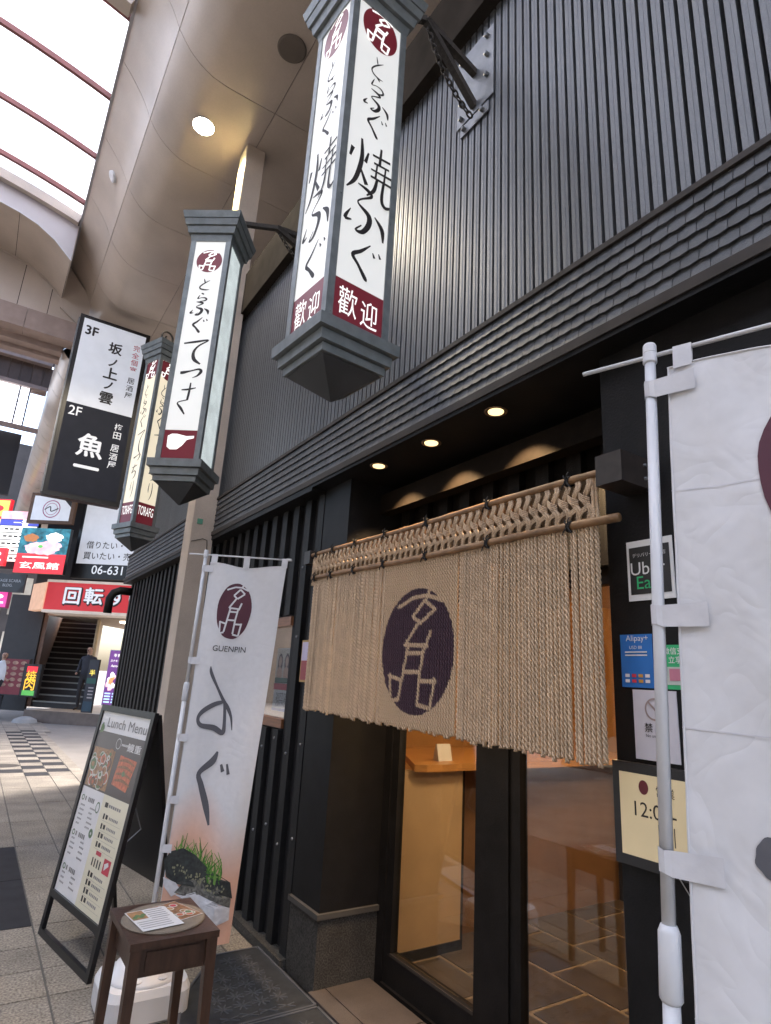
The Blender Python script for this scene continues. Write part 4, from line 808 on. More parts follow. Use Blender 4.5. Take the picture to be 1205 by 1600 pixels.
pmats = [M('print_plum', (.085, .025, .04), .8), M('print_white', BW, .8, var=0), ink, grey, M('stalk_green', (.05, .16, .02), .8), M('stalk_light', (.16, .3, .06), .8), M('fish_back', (.03, .035, .035), .8, var=.5, vs_=60), M('fish_belly', (.55, .56, .6), .8, var=.15, vs_=50), M('fish_mottle', (.12, .12, .11), .8, var=.9, vs_=70), M('fish_spot', (.22, .22, .14), .8)]
tb1, S1 = banner('tall white banner with fish picture and dark oval crest before the slats', pole0, pole1, dB, (.09, .46), .42, .345, 2.085, .26, {'bg': bg1, 'ink': ink1, 'mats': pmats, 'loops': (.02, .29, .5, .66, .78), 'lu': .05}, wv1, 1)
def wv2(u, v): return .010*math.sin(u*6+v*4)+.008*math.sin(v*13-u*5)+.006*math.sin(u*17+v*21)*.6+.004*math.sin(u*29-v*37)*.5+.012*math.sin(v*5+1)*u+.005*abs(math.sin(v*17+u*9))+.003*math.sin(v*90)*math.exp(-u*22)
def bg2(u, v): return BW
p20, p21 = (.835, .59, .05), (.97, .602, 2.13)
def b2uv(px, py):
    d3 = np.array([.32, -.95, 0])/np.linalg.norm((.32, .95)); N = np.array([d3[1], -d3[0], 0]); q = onplane(px, py, (.95, .6, 1.6), N); f = (q[2]-.05)/2.08; pc = np.array([.835+.135*f, .59+.012*f]); s_ = np.dot(q[:2]-pc, d3[:2]); return (s_-.03)/.56, (2.095-q[2])/1.8
def ink2(b, S):
    u0, v0 = b2uv(1188, 740); S2 = lambda u, v, n: S(u, -v, n+.001); emblem(b, lambda a, c, n: S(u0+.2+a/.56, v0-c/1.8, n+.001), 0, 0, .112, .16, 0, 1, .1, 6, .001, .012); b.cur = 3
    ug, vg = b2uv(1186, 1335); b.ellipse(lambda a, c, n: S(a, c, n), ug+.05, vg, .05, .016, .002, 48, 2, 0, .06); b.stroke(lambda a, c, n: S(a, c/4, n), [(ug+.05, vg*4, .07), (ug+.2, vg*4-.1, .08), (ug+.35, vg*4-.6, .06)], .003)
    b.cur = 4
    for vv in (.135, .352, .56): b.stroke(lambda a, c, n: S(a, c/4, n), [(.0, vv*4+.01, .004), (.3, vv*4+.02, .004), (.7, vv*4, .004), (1, vv*4+.02, .004)], .0016)  # fold creases drawn as darker lines, their shade put into the colour
tb2, S2_ = banner('white banner with plum oval and taped loops beside the sticker pillar', p20, p21, (.32, -.95), (.13, .62), .56, .56, 2.095, .3, {'bg': bg2, 'ink': ink2, 'mats': pmats[:4]+[M('fold_shade_line', (.6, .6, .64), .8)], 'loops': (.022, .258, .46, .7), 'lu': .085}, wv2, 0)
b = MB(); b.tube([(.93, .60, 1.32), (.915, .6, 1.29), (.925, .588, 1.25), (.95, .57, 1.2), (.952, .565, 1.17)], .0009, 5); b.build('loose_thread', whitep, tb2)
# water weight at the foot of the left banner, and one for the right
def weight(loc, label):
    t = thing('banner_weight', label, 'weight', loc); b = MB(); pr = []
    n = 72; V = []
    for r, z in ((.205, 0), (.222, .015), (.222, .105), (.205, .135)):
        for j in range(n):
            a = 2*math.pi*j/n; c, s_ = math.cos(a), math.sin(a); k = (abs(c)**5+abs(s_)**5)**(-1/5); V.append((r*c*k*.86, r*s_*k*.86, z))
    b.add(V, [(i*n+j, i*n+(j+1) % n, (i+1)*n+(j+1) % n, (i+1)*n+j) for i in range(3) for j in range(n)]+[tuple(3*n+j for j in range(n)), tuple(n-1-j for j in range(n))])
    o = b.build('tank', whitep, t, world=False)
    b = MB(); b.lathe([(.17, .13), (.165, .15), (.13, .158), (.125, .185), (.09, .195), (.05, .2), (.045, .26), (.02, .262)], n=28); b.build('tank_dome', whitep, t, world=False, smooth=True)
    b = MB()
    for a in (-2.0, -1.2, .6): b.lathe([(.022, .0), (.022, .012), (.012, .014)], (.14*math.cos(a), .14*math.sin(a), .145), 12)
    b.build('filler_cap', M('cap_grey_white', (.55, .56, .58), .4), t, world=False)
weight((.945, 3.33, 0), 'white plastic water weight at the foot of the fish banner')
weight((.835, .59, 0), 'white plastic water weight at the foot of the taped banner')
# ================================================================== A-FRAME MENU
aB = np.array([.781, 3.65, 0]); aL = np.array([.627, 4.40, 0]); ad = (aL-aB)/np.linalg.norm(aL-aB)       # from right foot to left foot
an = np.array([-ad[1], ad[0], 0]); an = an if an[0] > 0 else -an                                         # leaning direction
AW = np.linalg.norm(aL-aB); Rr = -ad                                                                    # viewer right
aU = np.array([an[0]*.142, an[1]*.142, 1.262]); AH = np.linalg.norm(aU); aU /= AH
af = thing('menu_board', 'black folding sandwich board with a lunch menu poster', 'menu board', tuple((aB+aL)/2))
SA = plane(aL, Rr, aU); frm = M('board_frame', (.014, .013, .014), .35, .2, var=.1)
def abar(u0, v0, u1, v1, wd=.036, dp=.024, nm='frame_bar'):
    b = MB(); p, q = SA(u0, v0, 0), SA(u1, v1, 0); b.bar(p, q, wd, dp, np.cross(Rr, aU)); b.build(nm, frm, af)
abar(.018, 0, .018, AH); abar(AW-.018, 0, AW-.018, AH); abar(.036, AH-.018, AW-.036, AH-.018); abar(.036, .215, AW-.036, .215); abar(.036, .016, AW-.036, .016)
b = MB()
for n_, v0, v1 in ((-.006, .215, AH-.02),): b.add([SA(.03, v0, n_), SA(AW-.03, v0, n_), SA(AW-.03, v1, n_), SA(.03, v1, n_)], [(0, 1, 2, 3)])
bk = b.build('backing_board', frm, af)
po1 = [M('menu_white', (.8, .79, .8), .35, var=.03), M('menu_dark', (.045, .035, .032), .3), M('menu_cream', (.78, .73, .56), .35, var=.03), ink, M('menu_text', (.25, .24, .24), .5, var=0), M('menu_green', (.12, .2, .1), .5), rd,
       M('bowl_white', (.6, .58, .52), .4), M('eel_orange', (.5, .12, .04), .4, var=.4, vs_=50), M('wood_tan', (.36, .2, .09), .5, var=.4, vs_=60), M('food_green', (.12, .2, .08), .5, var=.4, vs_=90), M('food_brown', (.25, .12, .05), .5, var=.5, vs_=80), wp]
u0, u1 = .037, AW-.037; v0, v1 = .235, AH-.038; uw, vh = u1-u0, v1-v0
Sp = lambda u, v, n=0: SA(u0+u*uw, v0+v*vh, n)
b = MB(); b.patch(Sp, 0, 0, 1, 1, .002); b.cur = 2; b.patch(Sp, .48, 0, 1, .56, .003); b.cur = 1; b.patch(Sp, 0, .56, 1, .885, .003)
b.cur = 9; b.patch(Sp, .02, .57, .48, .79, .0035)
for k in range(44):
    u, v = .07+.36*rng.random(), .59+.18*rng.random(); s_ = .03+.05*rng.random(); b.cur = (7, 11, 7, 1)[k % 4]; b.ellipse(Sp, u, v, s_, s_*.55, .004+k*.0001, 20); b.cur = (10, 7, 8, 9, 11)[k % 5]; b.ellipse(Sp, u, v, s_*.8, s_*.44, .00405+k*.0001, 16, 1, 0, .15); b.cur = (9, 10, 11, 8)[k % 4]; b.ellipse(Sp, u+.01*rng.normal(), v, s_*.4, s_*.2, .00408+k*.0001, 10, 1, 0, .3)
b.cur = 8; b.poly(Sp, [(.56, .62), (.86, .605), (.93, .77), (.6, .78)], .004); b.cur = 11
for k in range(4): b.stroke(Sp, [(.6, .645+.035*k, .01), (.75, .655+.035*k, .016), (.9, .64+.035*k, .008)], .0045)
b.cur = 10; b.ellipse(Sp, .74, .69, .03, .015, .005, 12, 1, 0, .2)
b.cur = 4; b.text(Sp, 'Lunch Menu', .56, .94, w=.8, h=.055, n=.004); b.cur = 12; b.text(Sp, '鰻重', .82, .83, w=.26, h=.045, n=.005, bold=.007); b.ellipse(Sp, .5, .835, .05, .03, .005, 24, 1, .88)
for k in range(5): b.patch(Sp, .57+k*.025, .828, .585+k*.025, .84, .005)
b.cur = 10; b.ellipse(Sp, .07, .9, .04, .03, .0045, 12, 1, 0, .3)
rows = [(.5, 1), (.46, 0), (.435, 0), (.41, 0), (.385, 0), (.36, 0), (.31, 1), (.28, 0), (.255, 0), (.23, 0), (.2, 0), (.13, 1), (.1, 0), (.075, 0), (.05, 0)]
for v, big in rows:
    if big: b.cur = 5; b.ellipse(Sp, .07, v, .03, .016, .004, 16, 1, .6); b.cur = 4; [b.patch(Sp, .12+k*.035, v-.012, .145+k*.035, v+.012, .004) for k in range(6) if k != 1]; continue
    for x0, n_ in ((.06, 5), (.27, 6)):
        b.cur = 4; [b.patch(Sp, x0+k*.024, v-.004, x0+.016+k*.024, v+.005, .004) for k in range(rng.integers(3, n_))]
b.cur = 5; b.ellipse(Sp, .42, .48, .04, .03, .004, 20, 1, .75); b.ellipse(Sp, .42, .345, .04, .024, .004, 20, 1, .3)
b.cur = 3; b.patch(Sp, .55, .5, .61, .525, .004); b.cur = 4; [b.patch(Sp, .63+k*.04, .505, .66+k*.04, .52, .004) for k in range(6)]
for v in (.455, .405, .36, .315, .17, .13, .09, .05):
    b.cur = 3; b.patch(Sp, .57, v-.014, .6, v+.014, .004); b.patch(Sp, .62, v-.01, .66, v+.012, .004); b.cur = 4; [b.patch(Sp, .69+k*.03, v-.007, .71+k*.03, v+.007, .004) for k in range(6)]; b.patch(Sp, .55, v-.022, .93, v-.021, .004)
b.cur = 6; b.patch(Sp, .62, .268, .72, .288, .004); b.patch(Sp, .8, .205, .93, .275, .004); b.cur = 12; b.poly(Sp, [(.83, .22), (.9, .25), (.88, .265), (.82, .25)], .0045); b.cur = 3; [b.patch(Sp, .58+k*.05, .21, .6+k*.05, .25, .004) for k in range(4)]
b.build('poster', po1, bk)
b = MB(); b.add([SA(.034, .225, .0085), SA(AW-.034, .225, .0085), SA(AW-.034, AH-.03, .0085), SA(.034, AH-.03, .0085)], [(0, 1, 2, 3)]); b.build('clear_cover', Mglass('acrylic_cover', (.98, .98, .98), 1.45, .6), bk)
top = SA(0, AH, 0); bt = an*.36
for u in (.018, AW-.018):
    b = MB(); p = SA(u, AH-.01, -.02); q = SA(u, 0, 0)*1.0; q = q+an*.42; q[2] = .012; b.bar(p, q, .034, .022, an); b.build('rear_leg', frm, af)
b = MB(); p0_, p1_ = SA(.03, AH-.03, -.03), SA(AW-.03, AH-.03, -.03); k_ = .72
q0_ = p0_*(1-k_)+(np.array([*(SA(.03, 0, 0)+an*.42)[:2], .0]))*k_; q1_ = p1_*(1-k_)+(np.array([*(SA(AW-.03, 0, 0)+an*.42)[:2], .0]))*k_
b.add([p0_, p1_, q1_, q0_], [(0, 1, 2, 3)]); b.build('rear_board', frm, af)
b = MB(); b.tube([SA(AW-.02, .8, -.01), SA(AW-.02, .68, -.08), SA(AW-.02, .62, -.02)], .004, 6); b.build('stay', plate, af)
# ================================================================== STOOL WITH LEAFLETS
wd = M('dark_brown_wood', (.055, .027, .017), .38, var=.35, vs_=10, streak=(6, 6, 1), bump=.1, bs=90)
st = thing('wooden_stand', 'small dark brown wooden stand with drawer apron beside the banner', 'stand', (.785, 2.6, 0))
b = MB(); b.box(-.155, -.185, .578, .155, .185, .6); b.build('table_top', wd, st, world=False)
b = MB(); b.box(-.128, -.158, .485, .128, -.145, .578); b.box(-.128, .145, .485, .128, .158, .578); b.box(-.128, -.145, .485, -.115, .145, .578); b.box(.115, -.145, .485, .128, .145, .578); b.build('apron', wd, st, world=False)
b = MB(); b.box(-.09, -.163, .497, .09, -.158, .56); b.build('drawer_front', wd, st, world=False)
for sx in (-1, 1):
    for sy in (-1, 1):
        b = MB(); x, y = sx*.132, sy*.162; b.hexa([(x-.013+sx*.01, y-.013+sy*.01, 0), (x+.013+sx*.01, y-.013+sy*.01, 0), (x+.013+sx*.01, y+.013+sy*.01, 0), (x-.013+sx*.01, y+.013+sy*.01, 0)], [(x-.019, y-.019, .578), (x+.019, y-.019, .578), (x+.019, y+.019, .578), (x-.019, y+.019, .578)]); b.build('leg', wd, st, world=False)
b = MB(); b.lathe([(.148, .6), (.15, .603), (.147, .607), (.11, .6075), (.02, .6078), (.001, .608)], (.785, 2.6, 0), 48)
tag(b.build('round_mat', M('mat_taupe', (.2, .165, .125), .8, var=.12, vs_=40, fine=.2)), 'round taupe place mat on the dark wooden stand', 'mat')
def leaflet(cx, cy, rot, w_, h_, label, fn, z):
    t = thing('leaflet', label, 'leaflet', (cx, cy, z), rot); b = MB(); b.box(-w_/2, -h_/2, 0, w_/2, h_/2, .0012); b.build('sheet', wp, t, world=False)
    b = MB(); S = plane((0, 0, .0012), (1, 0, 0), (0, 1, 0)); fn(b, S, w_/2, h_/2); b.build('print', po1, t, world=False)
def lf1(b, S, a, c):
    b.cur = 9; b.patch(S, -a*.95, c*.1, -a*.2, c*.95, .0004); b.cur = 10
    for k in range(6): b.ellipse(S, -a*(.8-.1*k), c*(.3+.1*(k % 3)), a*.12, c*.1, .0008+k*.0001, 12)
    b.cur = 4
    for k in range(5): b.patch(S, -a*.1, c*(.8-.2*k), a*.8, c*(.86-.2*k), .0004)
    for k in range(4): b.patch(S, -a*.9, -c*(.2+.2*k), a*.6, -c*(.15+.2*k), .0004)
def lf2(b, S, a, c):
    b.cur = 11; b.patch(S, -a*.97, -c*.97, a*.97, c*.97, .0004)
    for k in range(14): u, v = rng.uniform(-.7, .7, 2); b.cur = 7; b.ellipse(S, a*u, c*v, a*.25, c*.2, .0006+k*.00012, 16); b.cur = (8, 10, 6, 9)[k % 4]; b.ellipse(S, a*u, c*v, a*.18, c*.14, .00066+k*.00012, 14)
leaflet(.83, 2.63, .35, .13, .18, 'leaflet printed with food bowls on the round mat', lf2, .6085)
leaflet(.745, 2.585, .12, .15, .2, 'white text leaflet lying on the round mat', lf1, .611)
# ================================================================== HANGING SIGNS DOWN THE STREET
sg = thing('projecting_sign', 'tall two storey pub sign, white upper half and charcoal lower half', 'sign', (.84, 9.8, 3.9))
b = MB(); b.box(.36, 9.8, 3.86, 1.42, 9.98, 6.86); b.build('case', frm, sg)
sw = M('sign_white', (.55, .57, .62), .5, var=.05, emit=.12); sk = M('sign_charcoal', (.022, .025, .038), .6, var=.1, spec=.2); lr = M('sign_letter_white', (.62, .63, .66), .5, var=0, emit=.15)
S = plane((.42, 9.795, 3.93), (1, 0, 0)); Wd_, Hd = .94, 2.87
b = MB(); b.patch(S, 0, 1.42, Wd_, Hd, 0); b.cur = 1; b.patch(S, 0, 0, Wd_, 1.42, 0)
b.cur = 2; b.text(S, '3F', .14, 2.68, w=.18, h=.15, fat=.006)
for ch, z in (('坂', 2.5), ('ノ', 2.25), ('上', 2.06), ('ノ', 1.85), ('雲', 1.63)): b.text(S, ch, .52, z, h=.19 if ch != 'ノ' else .13, fat=.006)
b.cur = 4
for ch, z in (('完', 2.62), ('全', 2.49), ('個', 2.36), ('室', 2.23)): b.text(S, ch, .83, z, h=.105, bold=.007)
b.cur = 2
for ch, z in (('居', 2.03), ('酒', 1.9), ('屋', 1.77)): b.text(S, ch, .83, z, h=.105, bold=.007)
b.cur = 3; b.text(S, '2F', .14, 1.3, w=.18, h=.15, bold=.007); b.text(S, '魚', .44, .8, h=.36, fat=.009); b.text(S, '一', .44, .45, w=.34, fat=.009)
for ch, z in (('梅', 1.2), ('田', 1.06), ('居', .85), ('酒', .71), ('屋', .57)): b.text(S, ch, .78, z, h=.115, bold=.007)
b.build('sign_face', [sw, sk, ink, lr, rd], sg)
b = MB(); b.box(.34, 9.83, 3.9, .358, 9.97, 6.8); b.build('edge_trim', plate, sg)
# ================================================================== SUSHI SHOP ACROSS THE CROSSING
P0 = np.array([1.489, 19.088, 0.]); dS = np.array([1.503, -1.128, 0.]); dS /= np.linalg.norm(dS); nS = np.array([-dS[1], dS[0], 0.])      # inward
rotS = math.atan2(dS[1], dS[0])
sh = thing('sushi_shop', 'corner sushi restaurant with red lettered canopy and dark staircase entrance', 'building', tuple(P0), rotS)
def SL(px, py, off): q = onplane(px, py, P0+nS*off, nS); return np.dot(q-P0, dS), q[2]
def Z4(a, c): return (a/4.2125, 760+c/4.2105)
darkb = M('shop_dark', (.035, .03, .03), .6); redc = M('canopy_red', (.55, .02, .025), .45, var=.05, emit=.1); crm = M('canopy_trim', (.6, .5, .42), .5, emit=.08)
b = MB(); b.box(-.1, .0, -.02, 8, 6, .28); b.build('platform', M('platform_tan_lit', (.42, .31, .21), .6, var=.15, vs_=4), sh, world=False)  # tan of the interior light is put into the platform colour
b = MB(); b.box(-.12, -.03, -.02, 8, -.001, .285); b.build('platform_edge', M('platform_edge', (.16, .12, .1), .6, var=.2), sh, world=False)
xl, zt = SL(*Z4(320, 628), .1); _, zb_ = SL(*Z4(295, 808), .1); print('canopy', xl, zt, zb_)
b = MB(); b.box(xl, .1, zb_, xl+7, .9, zt); b.build('canopy', redc, sh, world=False)
b = MB(); b.box(xl-.02, .07, zt, xl+7, .9, zt+.07); b.box(xl-.02, .07, zb_-.08, xl+7, .9, zb_); b.build('canopy_edging', crm, sh, world=False)
b = MB(); b.hexa([(xl-.03, .1, zb_), (xl-.03, .5, zb_), (xl-.85, 1.05, zb_), (xl-.85, .75, zb_)], [(xl-.03, .1, zt), (xl-.03, .5, zt), (xl-.85, 1.05, zt), (xl-.85, .75, zt)]); b.build('canopy_end', M('canopy_end_lit', (.5, .3, .2), .5, emit=.25), sh, world=False)
S = plane((0, .097, 0), (1, 0, 0)); b = MB()
for ch, a, c, wpx in (('回', 475, 720, 105), ('転', 618, 722, 120), ('す', 775, 728, 100), ('し', 890, 722, 70)):
    u, v = SL(*Z4(a, c), .097); u2, _ = SL(*Z4(a+wpx, c), .097); b.cur = 0; b.text(S, ch, u, v, w=(u2-u), h=(zt-zb_)*.58, n=.006, fat=.012); b.cur = 1; b.text(S, ch, u+.02, v-.02, w=(u2-u)*1.05, h=(zt-zb_)*.62, n=.002, fat=.03)
b.build('canopy_lettering', [lr, ink], sh, world=False)
b = MB(); b.box(-.6, .9, zb_-.1, 8, 6, zb_+.02); b.build('shop_ceiling', M('shop_ceiling', (.4, .33, .26), .7), sh, world=False)
b = MB(); b.box(-1.2, .95, zt-.1, 8, 6, 9.5); b.build('upper_wall', darkb, sh, world=False)
xs0, _ = SL(*Z4(330, 1000), 1.6); xs1, _ = SL(*Z4(560, 1000), 1.6)
x_s0 = SL(*Z4(215, 1400), 1.2)[0]; x_s1 = SL(*Z4(540, 1400), 1.2)[0]; print('stairs', x_s0, x_s1)
hx = lambda b_, x0, x1, y0, y1, z0, z1, sh_: b_.hexa([(x0-sh_*y0, y0+1.2, z0), (x1-sh_*y0, y0+1.2, z0), (x1-sh_*y1, y1+1.2, z0), (x0-sh_*y1, y1+1.2, z0)], [(x0-sh_*y0, y0+1.2, z1), (x1-sh_*y0, y0+1.2, z1), (x1-sh_*y1, y1+1.2, z1), (x0-sh_*y1, y1+1.2, z1)])
for k in range(16):
    b = MB(); zz = .28+(k+1)*.175; hx(b, x_s0, x_s1, k*.25, k*.25+.249, .28, zz, .5); b.cur = 1; hx(b, x_s0, x_s1, k*.25-.012, k*.25-.001, zz-.035, zz+.004, .5); b.build('stair', [darkb, M('nosing', (.3, .3, .28), .5)], sh, world=False)
b = MB(); hx(b, x_s0-.14, x_s0-.02, -.05, 4.2, .28, 3.6, .5); b.build('stair_wall', M('stair_wood', (.14, .07, .04), .6), sh, world=False)
b = MB(); b.box(x_s0-1.2, 1.1, .16, x_s0-.13, 1.2, 3.4); b.build('side_wall', darkb, sh, world=False)
b = MB(); hx(b, x_s1+.02, x_s1+.12, .2, 3, .28, zb_-.1, .5); b.build('stair_partition', M('partition_beige', (.35, .28, .2), .7), sh, world=False)
b = MB(); b.tube([(x_s1+.06, 1.25, .16), (x_s1+.06, 1.25, zb_-.12)], .05, 10); b.build('post', M('post_tan', (.4, .3, .18), .5), sh, world=False)
b = MB(); b.box(x_s1+.1, 4, .16, 8, 4.1, zb_-.1); b.build('inner_wall', M('shop_warm', (.3, .19, .1), .7, var=.3, vs_=2), sh, world=False)
for k in range(4):
    b = MB(); b.box(x_s1+.5+k*1.1, 1.6, zb_-.16, x_s1+.9+k*1.1, 3.2, zb_-.115); b.build('ceiling_lamp_panel', M('shop_lamp', (1, .92, .75), .5, var=0, emit=1.6, ecol=(1, .88, .68)), sh, world=False)
b = MB(); b.box(x_s1+1.0, 1.7, .16, x_s1+1.15, 1.8, zb_-.1); b.box(x_s1+1.15, 1.7, .16, 8, 1.72, 1.1); b.build('shop_front', M('shopfront_brown', (.12, .07, .04), .5), sh, world=False)
# billboard above the canopy
bx, bz0 = SL(*Z4(460, 600), .3); bx1, bz1 = SL(*Z4(560, 80), .3); bzm = SL(*Z4(485, 505), .3)[1]; bxr = bx+3.4; print('bill', bx, bz0, bz1, bzm)
bbd = thing('billboard', 'white and black letting agency billboard with a phone number above the red canopy', 'billboard', tuple(P0+dS*bx+nS*.3+np.array([0, 0, bz0])), rotS)
b = MB(); b.box(0, 0, 0, 3.4, .2, bz1-bz0+.05); b.build('case', frm, bbd, world=False)
S = plane((0, -.004, 0), (1, 0, 0)); hT = bz1-bz0; hm = bzm-bz0; b = MB(); b.patch(S, .1, hm, 3.3, hT, 0); b.cur = 1
u = lambda a, c: (SL(*Z4(a, c), .3)[0]-bx, SL(*Z4(a, c), .3)[1]-bz0)
ux, uz = u(690, 388); wu = u(800, 388)[0]-u(560, 388)[0]; b.text(S, '借りたい・', ux, uz, w=wu, n=.003, bold=.007); ux, uz = u(705, 460); wu = u(860, 460)[0]-u(545, 460)[0]; b.text(S, '買いたい・売', ux, uz, w=wu, n=.003, bold=.007)
b.cur = 2; ux, uz = u(725, 553); wu = u(845, 553)[0]-u(600, 553)[0]; b.text(S, '06-6311', ux, uz, w=wu, n=.003, bold=.007); b.build('sign_face', [sw, ink, lr], bbd, world=False)
# small lit signs left of the canopy
def litsign(name, label, cat, pxs, off, fn, mats, th=.12):
    (xa, za), (xb, zb2) = SL(*Z4(*pxs[0]), off), SL(*Z4(*pxs[1]), off); x0, x1 = min(xa, xb), max(xa, xb); z0, z1 = min(za, zb2), max(za, zb2)
    base = P0+dS*(x0+x1)/2+nS*off+np.array([0, 0, z0]); t = thing(name, label, cat, tuple(base), rotS); hw, hh = (x1-x0)/2, (z1-z0)/2
    b = MB(); b.box(-hw, 0, 0, hw, th, 2*hh); b.build('case', mats[0], t, world=False)
    b = MB(); fn(b, plane((0, -.003, hh), (1, 0, 0)), hw, hh); b.build('sign_face', mats, t, world=False); return t
lw_ = M('led_white', (.8, .78, .7), .4, var=.1, vs_=4, emit=0.378); lred = M('led_red', (.6, .02, .03), .4, var=.05, emit=0.336); lpk = M('led_pink', (.75, .4, .45), .4, var=.35, vs_=5, emit=0.336); ltl = M('led_teal', (.02, .13, .17), .4, var=.8, vs_=7, emit=0.294); lbl = M('led_blue', (.06, .07, .4), .4, var=.1, emit=0.294); lyl = M('led_yellow', (.85, .65, .1), .5, emit=0.294); mgt = M('print_magenta', (.35, .03, .15), .5)
def f_pink(b, S, a, c):
    b.cur = 1; b.patch(S, -a*.84, -c*.8, a*.84, c*.8, .002); b.cur = 2; b.ellipse(S, 0, -c*.05, c*.58, c*.58, .004, 32, 1, .9); b.ellipse(S, 0, -c*.05, c*.4, c*.4, .004, 32, 1, .92); b.cur = 3; b.stroke(S, [(-c*.45, -c*.1, .03), (-c*.1, c*.1, .03), (0, -c*.2, .03), (c*.45, 0, .03)], .005); b.poly(S, [(a*.35, c*.8), (a*.84, c*.8), (a*.84, c*.1)], .004)
litsign('cafe_sign', 'white sign with pink round logo in a wooden frame below the tall pub sign', 'sign', ((215, 40), (470, 250)), .0, f_pink, [M('sign_wood', (.12, .06, .03), .6), sw, mgt, ink])
def f_food(b, S, a, c):
    b.cur = 4; b.patch(S, -a, -c*.15, a, c, .001); b.cur = 1; b.patch(S, -a, -c, a, -c*.15, .002)
    for k, (x, z, r) in enumerate(((-.55, .55, .3), (.4, .6, .35), (.1, .1, .5), (-.3, .1, .42), (.35, .2, .4))): b.cur = (5, 3, 2, 2, 2)[k]; b.ellipse(S, a*x, c*z, a*r, c*r*.6, .003+k*.001, 20, 1, 0, .15)
    b.cur = 6; b.ellipse(S, -a*.1, c*.18, a*.1, c*.07, .01, 12); b.cur = 3; b.text(S, '玄風館', 0, -c*.66, w=a*1.6, h=c*.3, n=.006, bold=.007); b.patch(S, -a*.75, -c*.33, a*.3, -c*.27, .004)
litsign('food_sign', 'glowing food photo sign with red base and white lettering', 'sign', ((150, 270), (410, 580)), -.25, f_food, [frm, lred, lpk, lw_, ltl, M('led_brown', (.4, .15, .05), .5, emit=0.252), M('led_green', (.1, .45, .1), .5, emit=0.252)])
def f_list(b, S, a, c):
    b.cur = 2; b.patch(S, -a, c*.72, a, c, .001); b.cur = 3; b.patch(S, -a, c*.5, a, c*.7, .001); b.cur = 1; b.text(S, '一番館' if False else '一番', a*.1, c*.6, w=a*.8, n=.004, bold=.007)
    for k in range(5):
        z = c*(.28-.25*k); b.cur = 1; b.patch(S, -a*.95, z-c*.02, a*.95, z+c*.2, .001); b.cur = 4; [b.patch(S, -a*.7+a*.28*j, z+c*.06, -a*.5+a*.28*j, z+c*.12, .004) for j in range(2+(k % 3)+1)]
    b.cur = 4; b.patch(S, -a, -c, a, -c*.76, .002); b.cur = 5; b.ellipse(S, -a*.6, -c*.88, a*.16, a*.16, .004, 16)
litsign('tenant_sign', 'glowing tenant directory sign of stacked white strips with a blue band', 'sign', ((20, 160), (190, 550)), .35, f_list, [frm, lw_, lpk, lbl, ink, gr])
def f_hex(b, S, a, c): b.cur = 1; b.poly(S, [(-a, 0), (-a*.6, c), (a*.6, c), (a, 0), (a*.6, -c), (-a*.6, -c)], .002); b.cur = 2; b.text(S, 'STAGE SCARA', 0, c*.25, w=a*1.5, n=.005, bold=.007); b.text(S, 'BLDG.', 0, -c*.25, w=a*.6, n=.005, bold=.007)
litsign('building_sign', 'black hexagonal sign with pale building name', 'sign', ((-40, 570), (150, 700)), -.4, f_hex, [darkb, M('hex_black', (.03, .03, .035), .4), M('hex_letters', (.4, .4, .42), .5)], .05)
def f_plain(b, S, a, c): b.cur = 1; b.patch(S, -a*.9, -c*.9, a*.9, c*.9, .002); b.cur = 2; b.ellipse(S, 0, c*.3, a*.5, c*.25, .004, 16); b.patch(S, -a*.6, -c*.5, a*.6, -c*.3, .004)
litsign('round_red_sign', 'red glowing sign with white mark above the hexagonal sign', 'sign', ((-60, 400), (18, 520)), -.1, f_plain, [lred, lred, lw_])
litsign('magenta_sign', 'magenta glowing sign with white mark under the hexagonal sign', 'sign', ((-60, 680), (38, 800)), -.1, f_plain, [mgt, M('led_magenta', (.6, .05, .25), .5, emit=0.294), lw_])
litsign('yellow_sign', 'yellow and red board hanging under the black banner board', 'sign', ((-80, 80), (40, 260)), .6, f_plain, [lred, lyl, lred])
litsign('food_picture_board', 'dark red panel of food pictures left of the staircase', 'sign', ((20, 1125), (150, 1380)), .4, lambda b, S, a, c: (setattr(b, 'cur', 1), b.patch(S, -a*.95, -c*.95, a*.95, c*.95, .002), setattr(b, 'cur', 2), [b.ellipse(S, a*(-.6+.6*(k % 3)), c*(.75-.3*(k//3)), a*.22, c*.1, .004, 12) for k in range(15)]), [darkb, M('panel_red', (.16, .02, .03), .5, emit=0.042), M('dish', (.35, .2, .14), .5, var=.5, vs_=9)])
def f_yaki(b, S, a, c): b.cur = 1; b.patch(S, -a*.9, -c*.95, a*.9, c*.95, .002); b.cur = 2; b.text(S, '焼', 0, c*.25, w=a*1.2, n=.005, bold=.007); b.text(S, '肉', 0, -c*.2, w=a*1.2, n=.005, bold=.007); b.cur = 3; b.patch(S, -a*.7, -c*.9, a*.7, -c*.6, .004); b.cur = 4; b.patch(S, -a*.6, c*.5, a*.6, c*.85, .004)
litsign('grill_sign', 'narrow black sign with glowing orange lettering at the stair foot', 'sign', ((165, 1165), (235, 1390)), -.3, f_yaki, [frm, darkb, M('led_orange', (.8, .4, .03), .5, emit=0.336), M('led_leaf', (.1, .4, .08), .5, emit=0.168), lred])
b = MB(); b.lathe([(.3, 0), (.26, .08), (.12, .14), (.05, .15)], tuple(P0+dS*SL(*Z4(180, 1420), -.4)[0]-nS*.35), 16); tag(b.build('sign_weight', M('concrete', (.3, .29, .28), .9)), 'grey concrete foot under the narrow grill sign', 'weight')
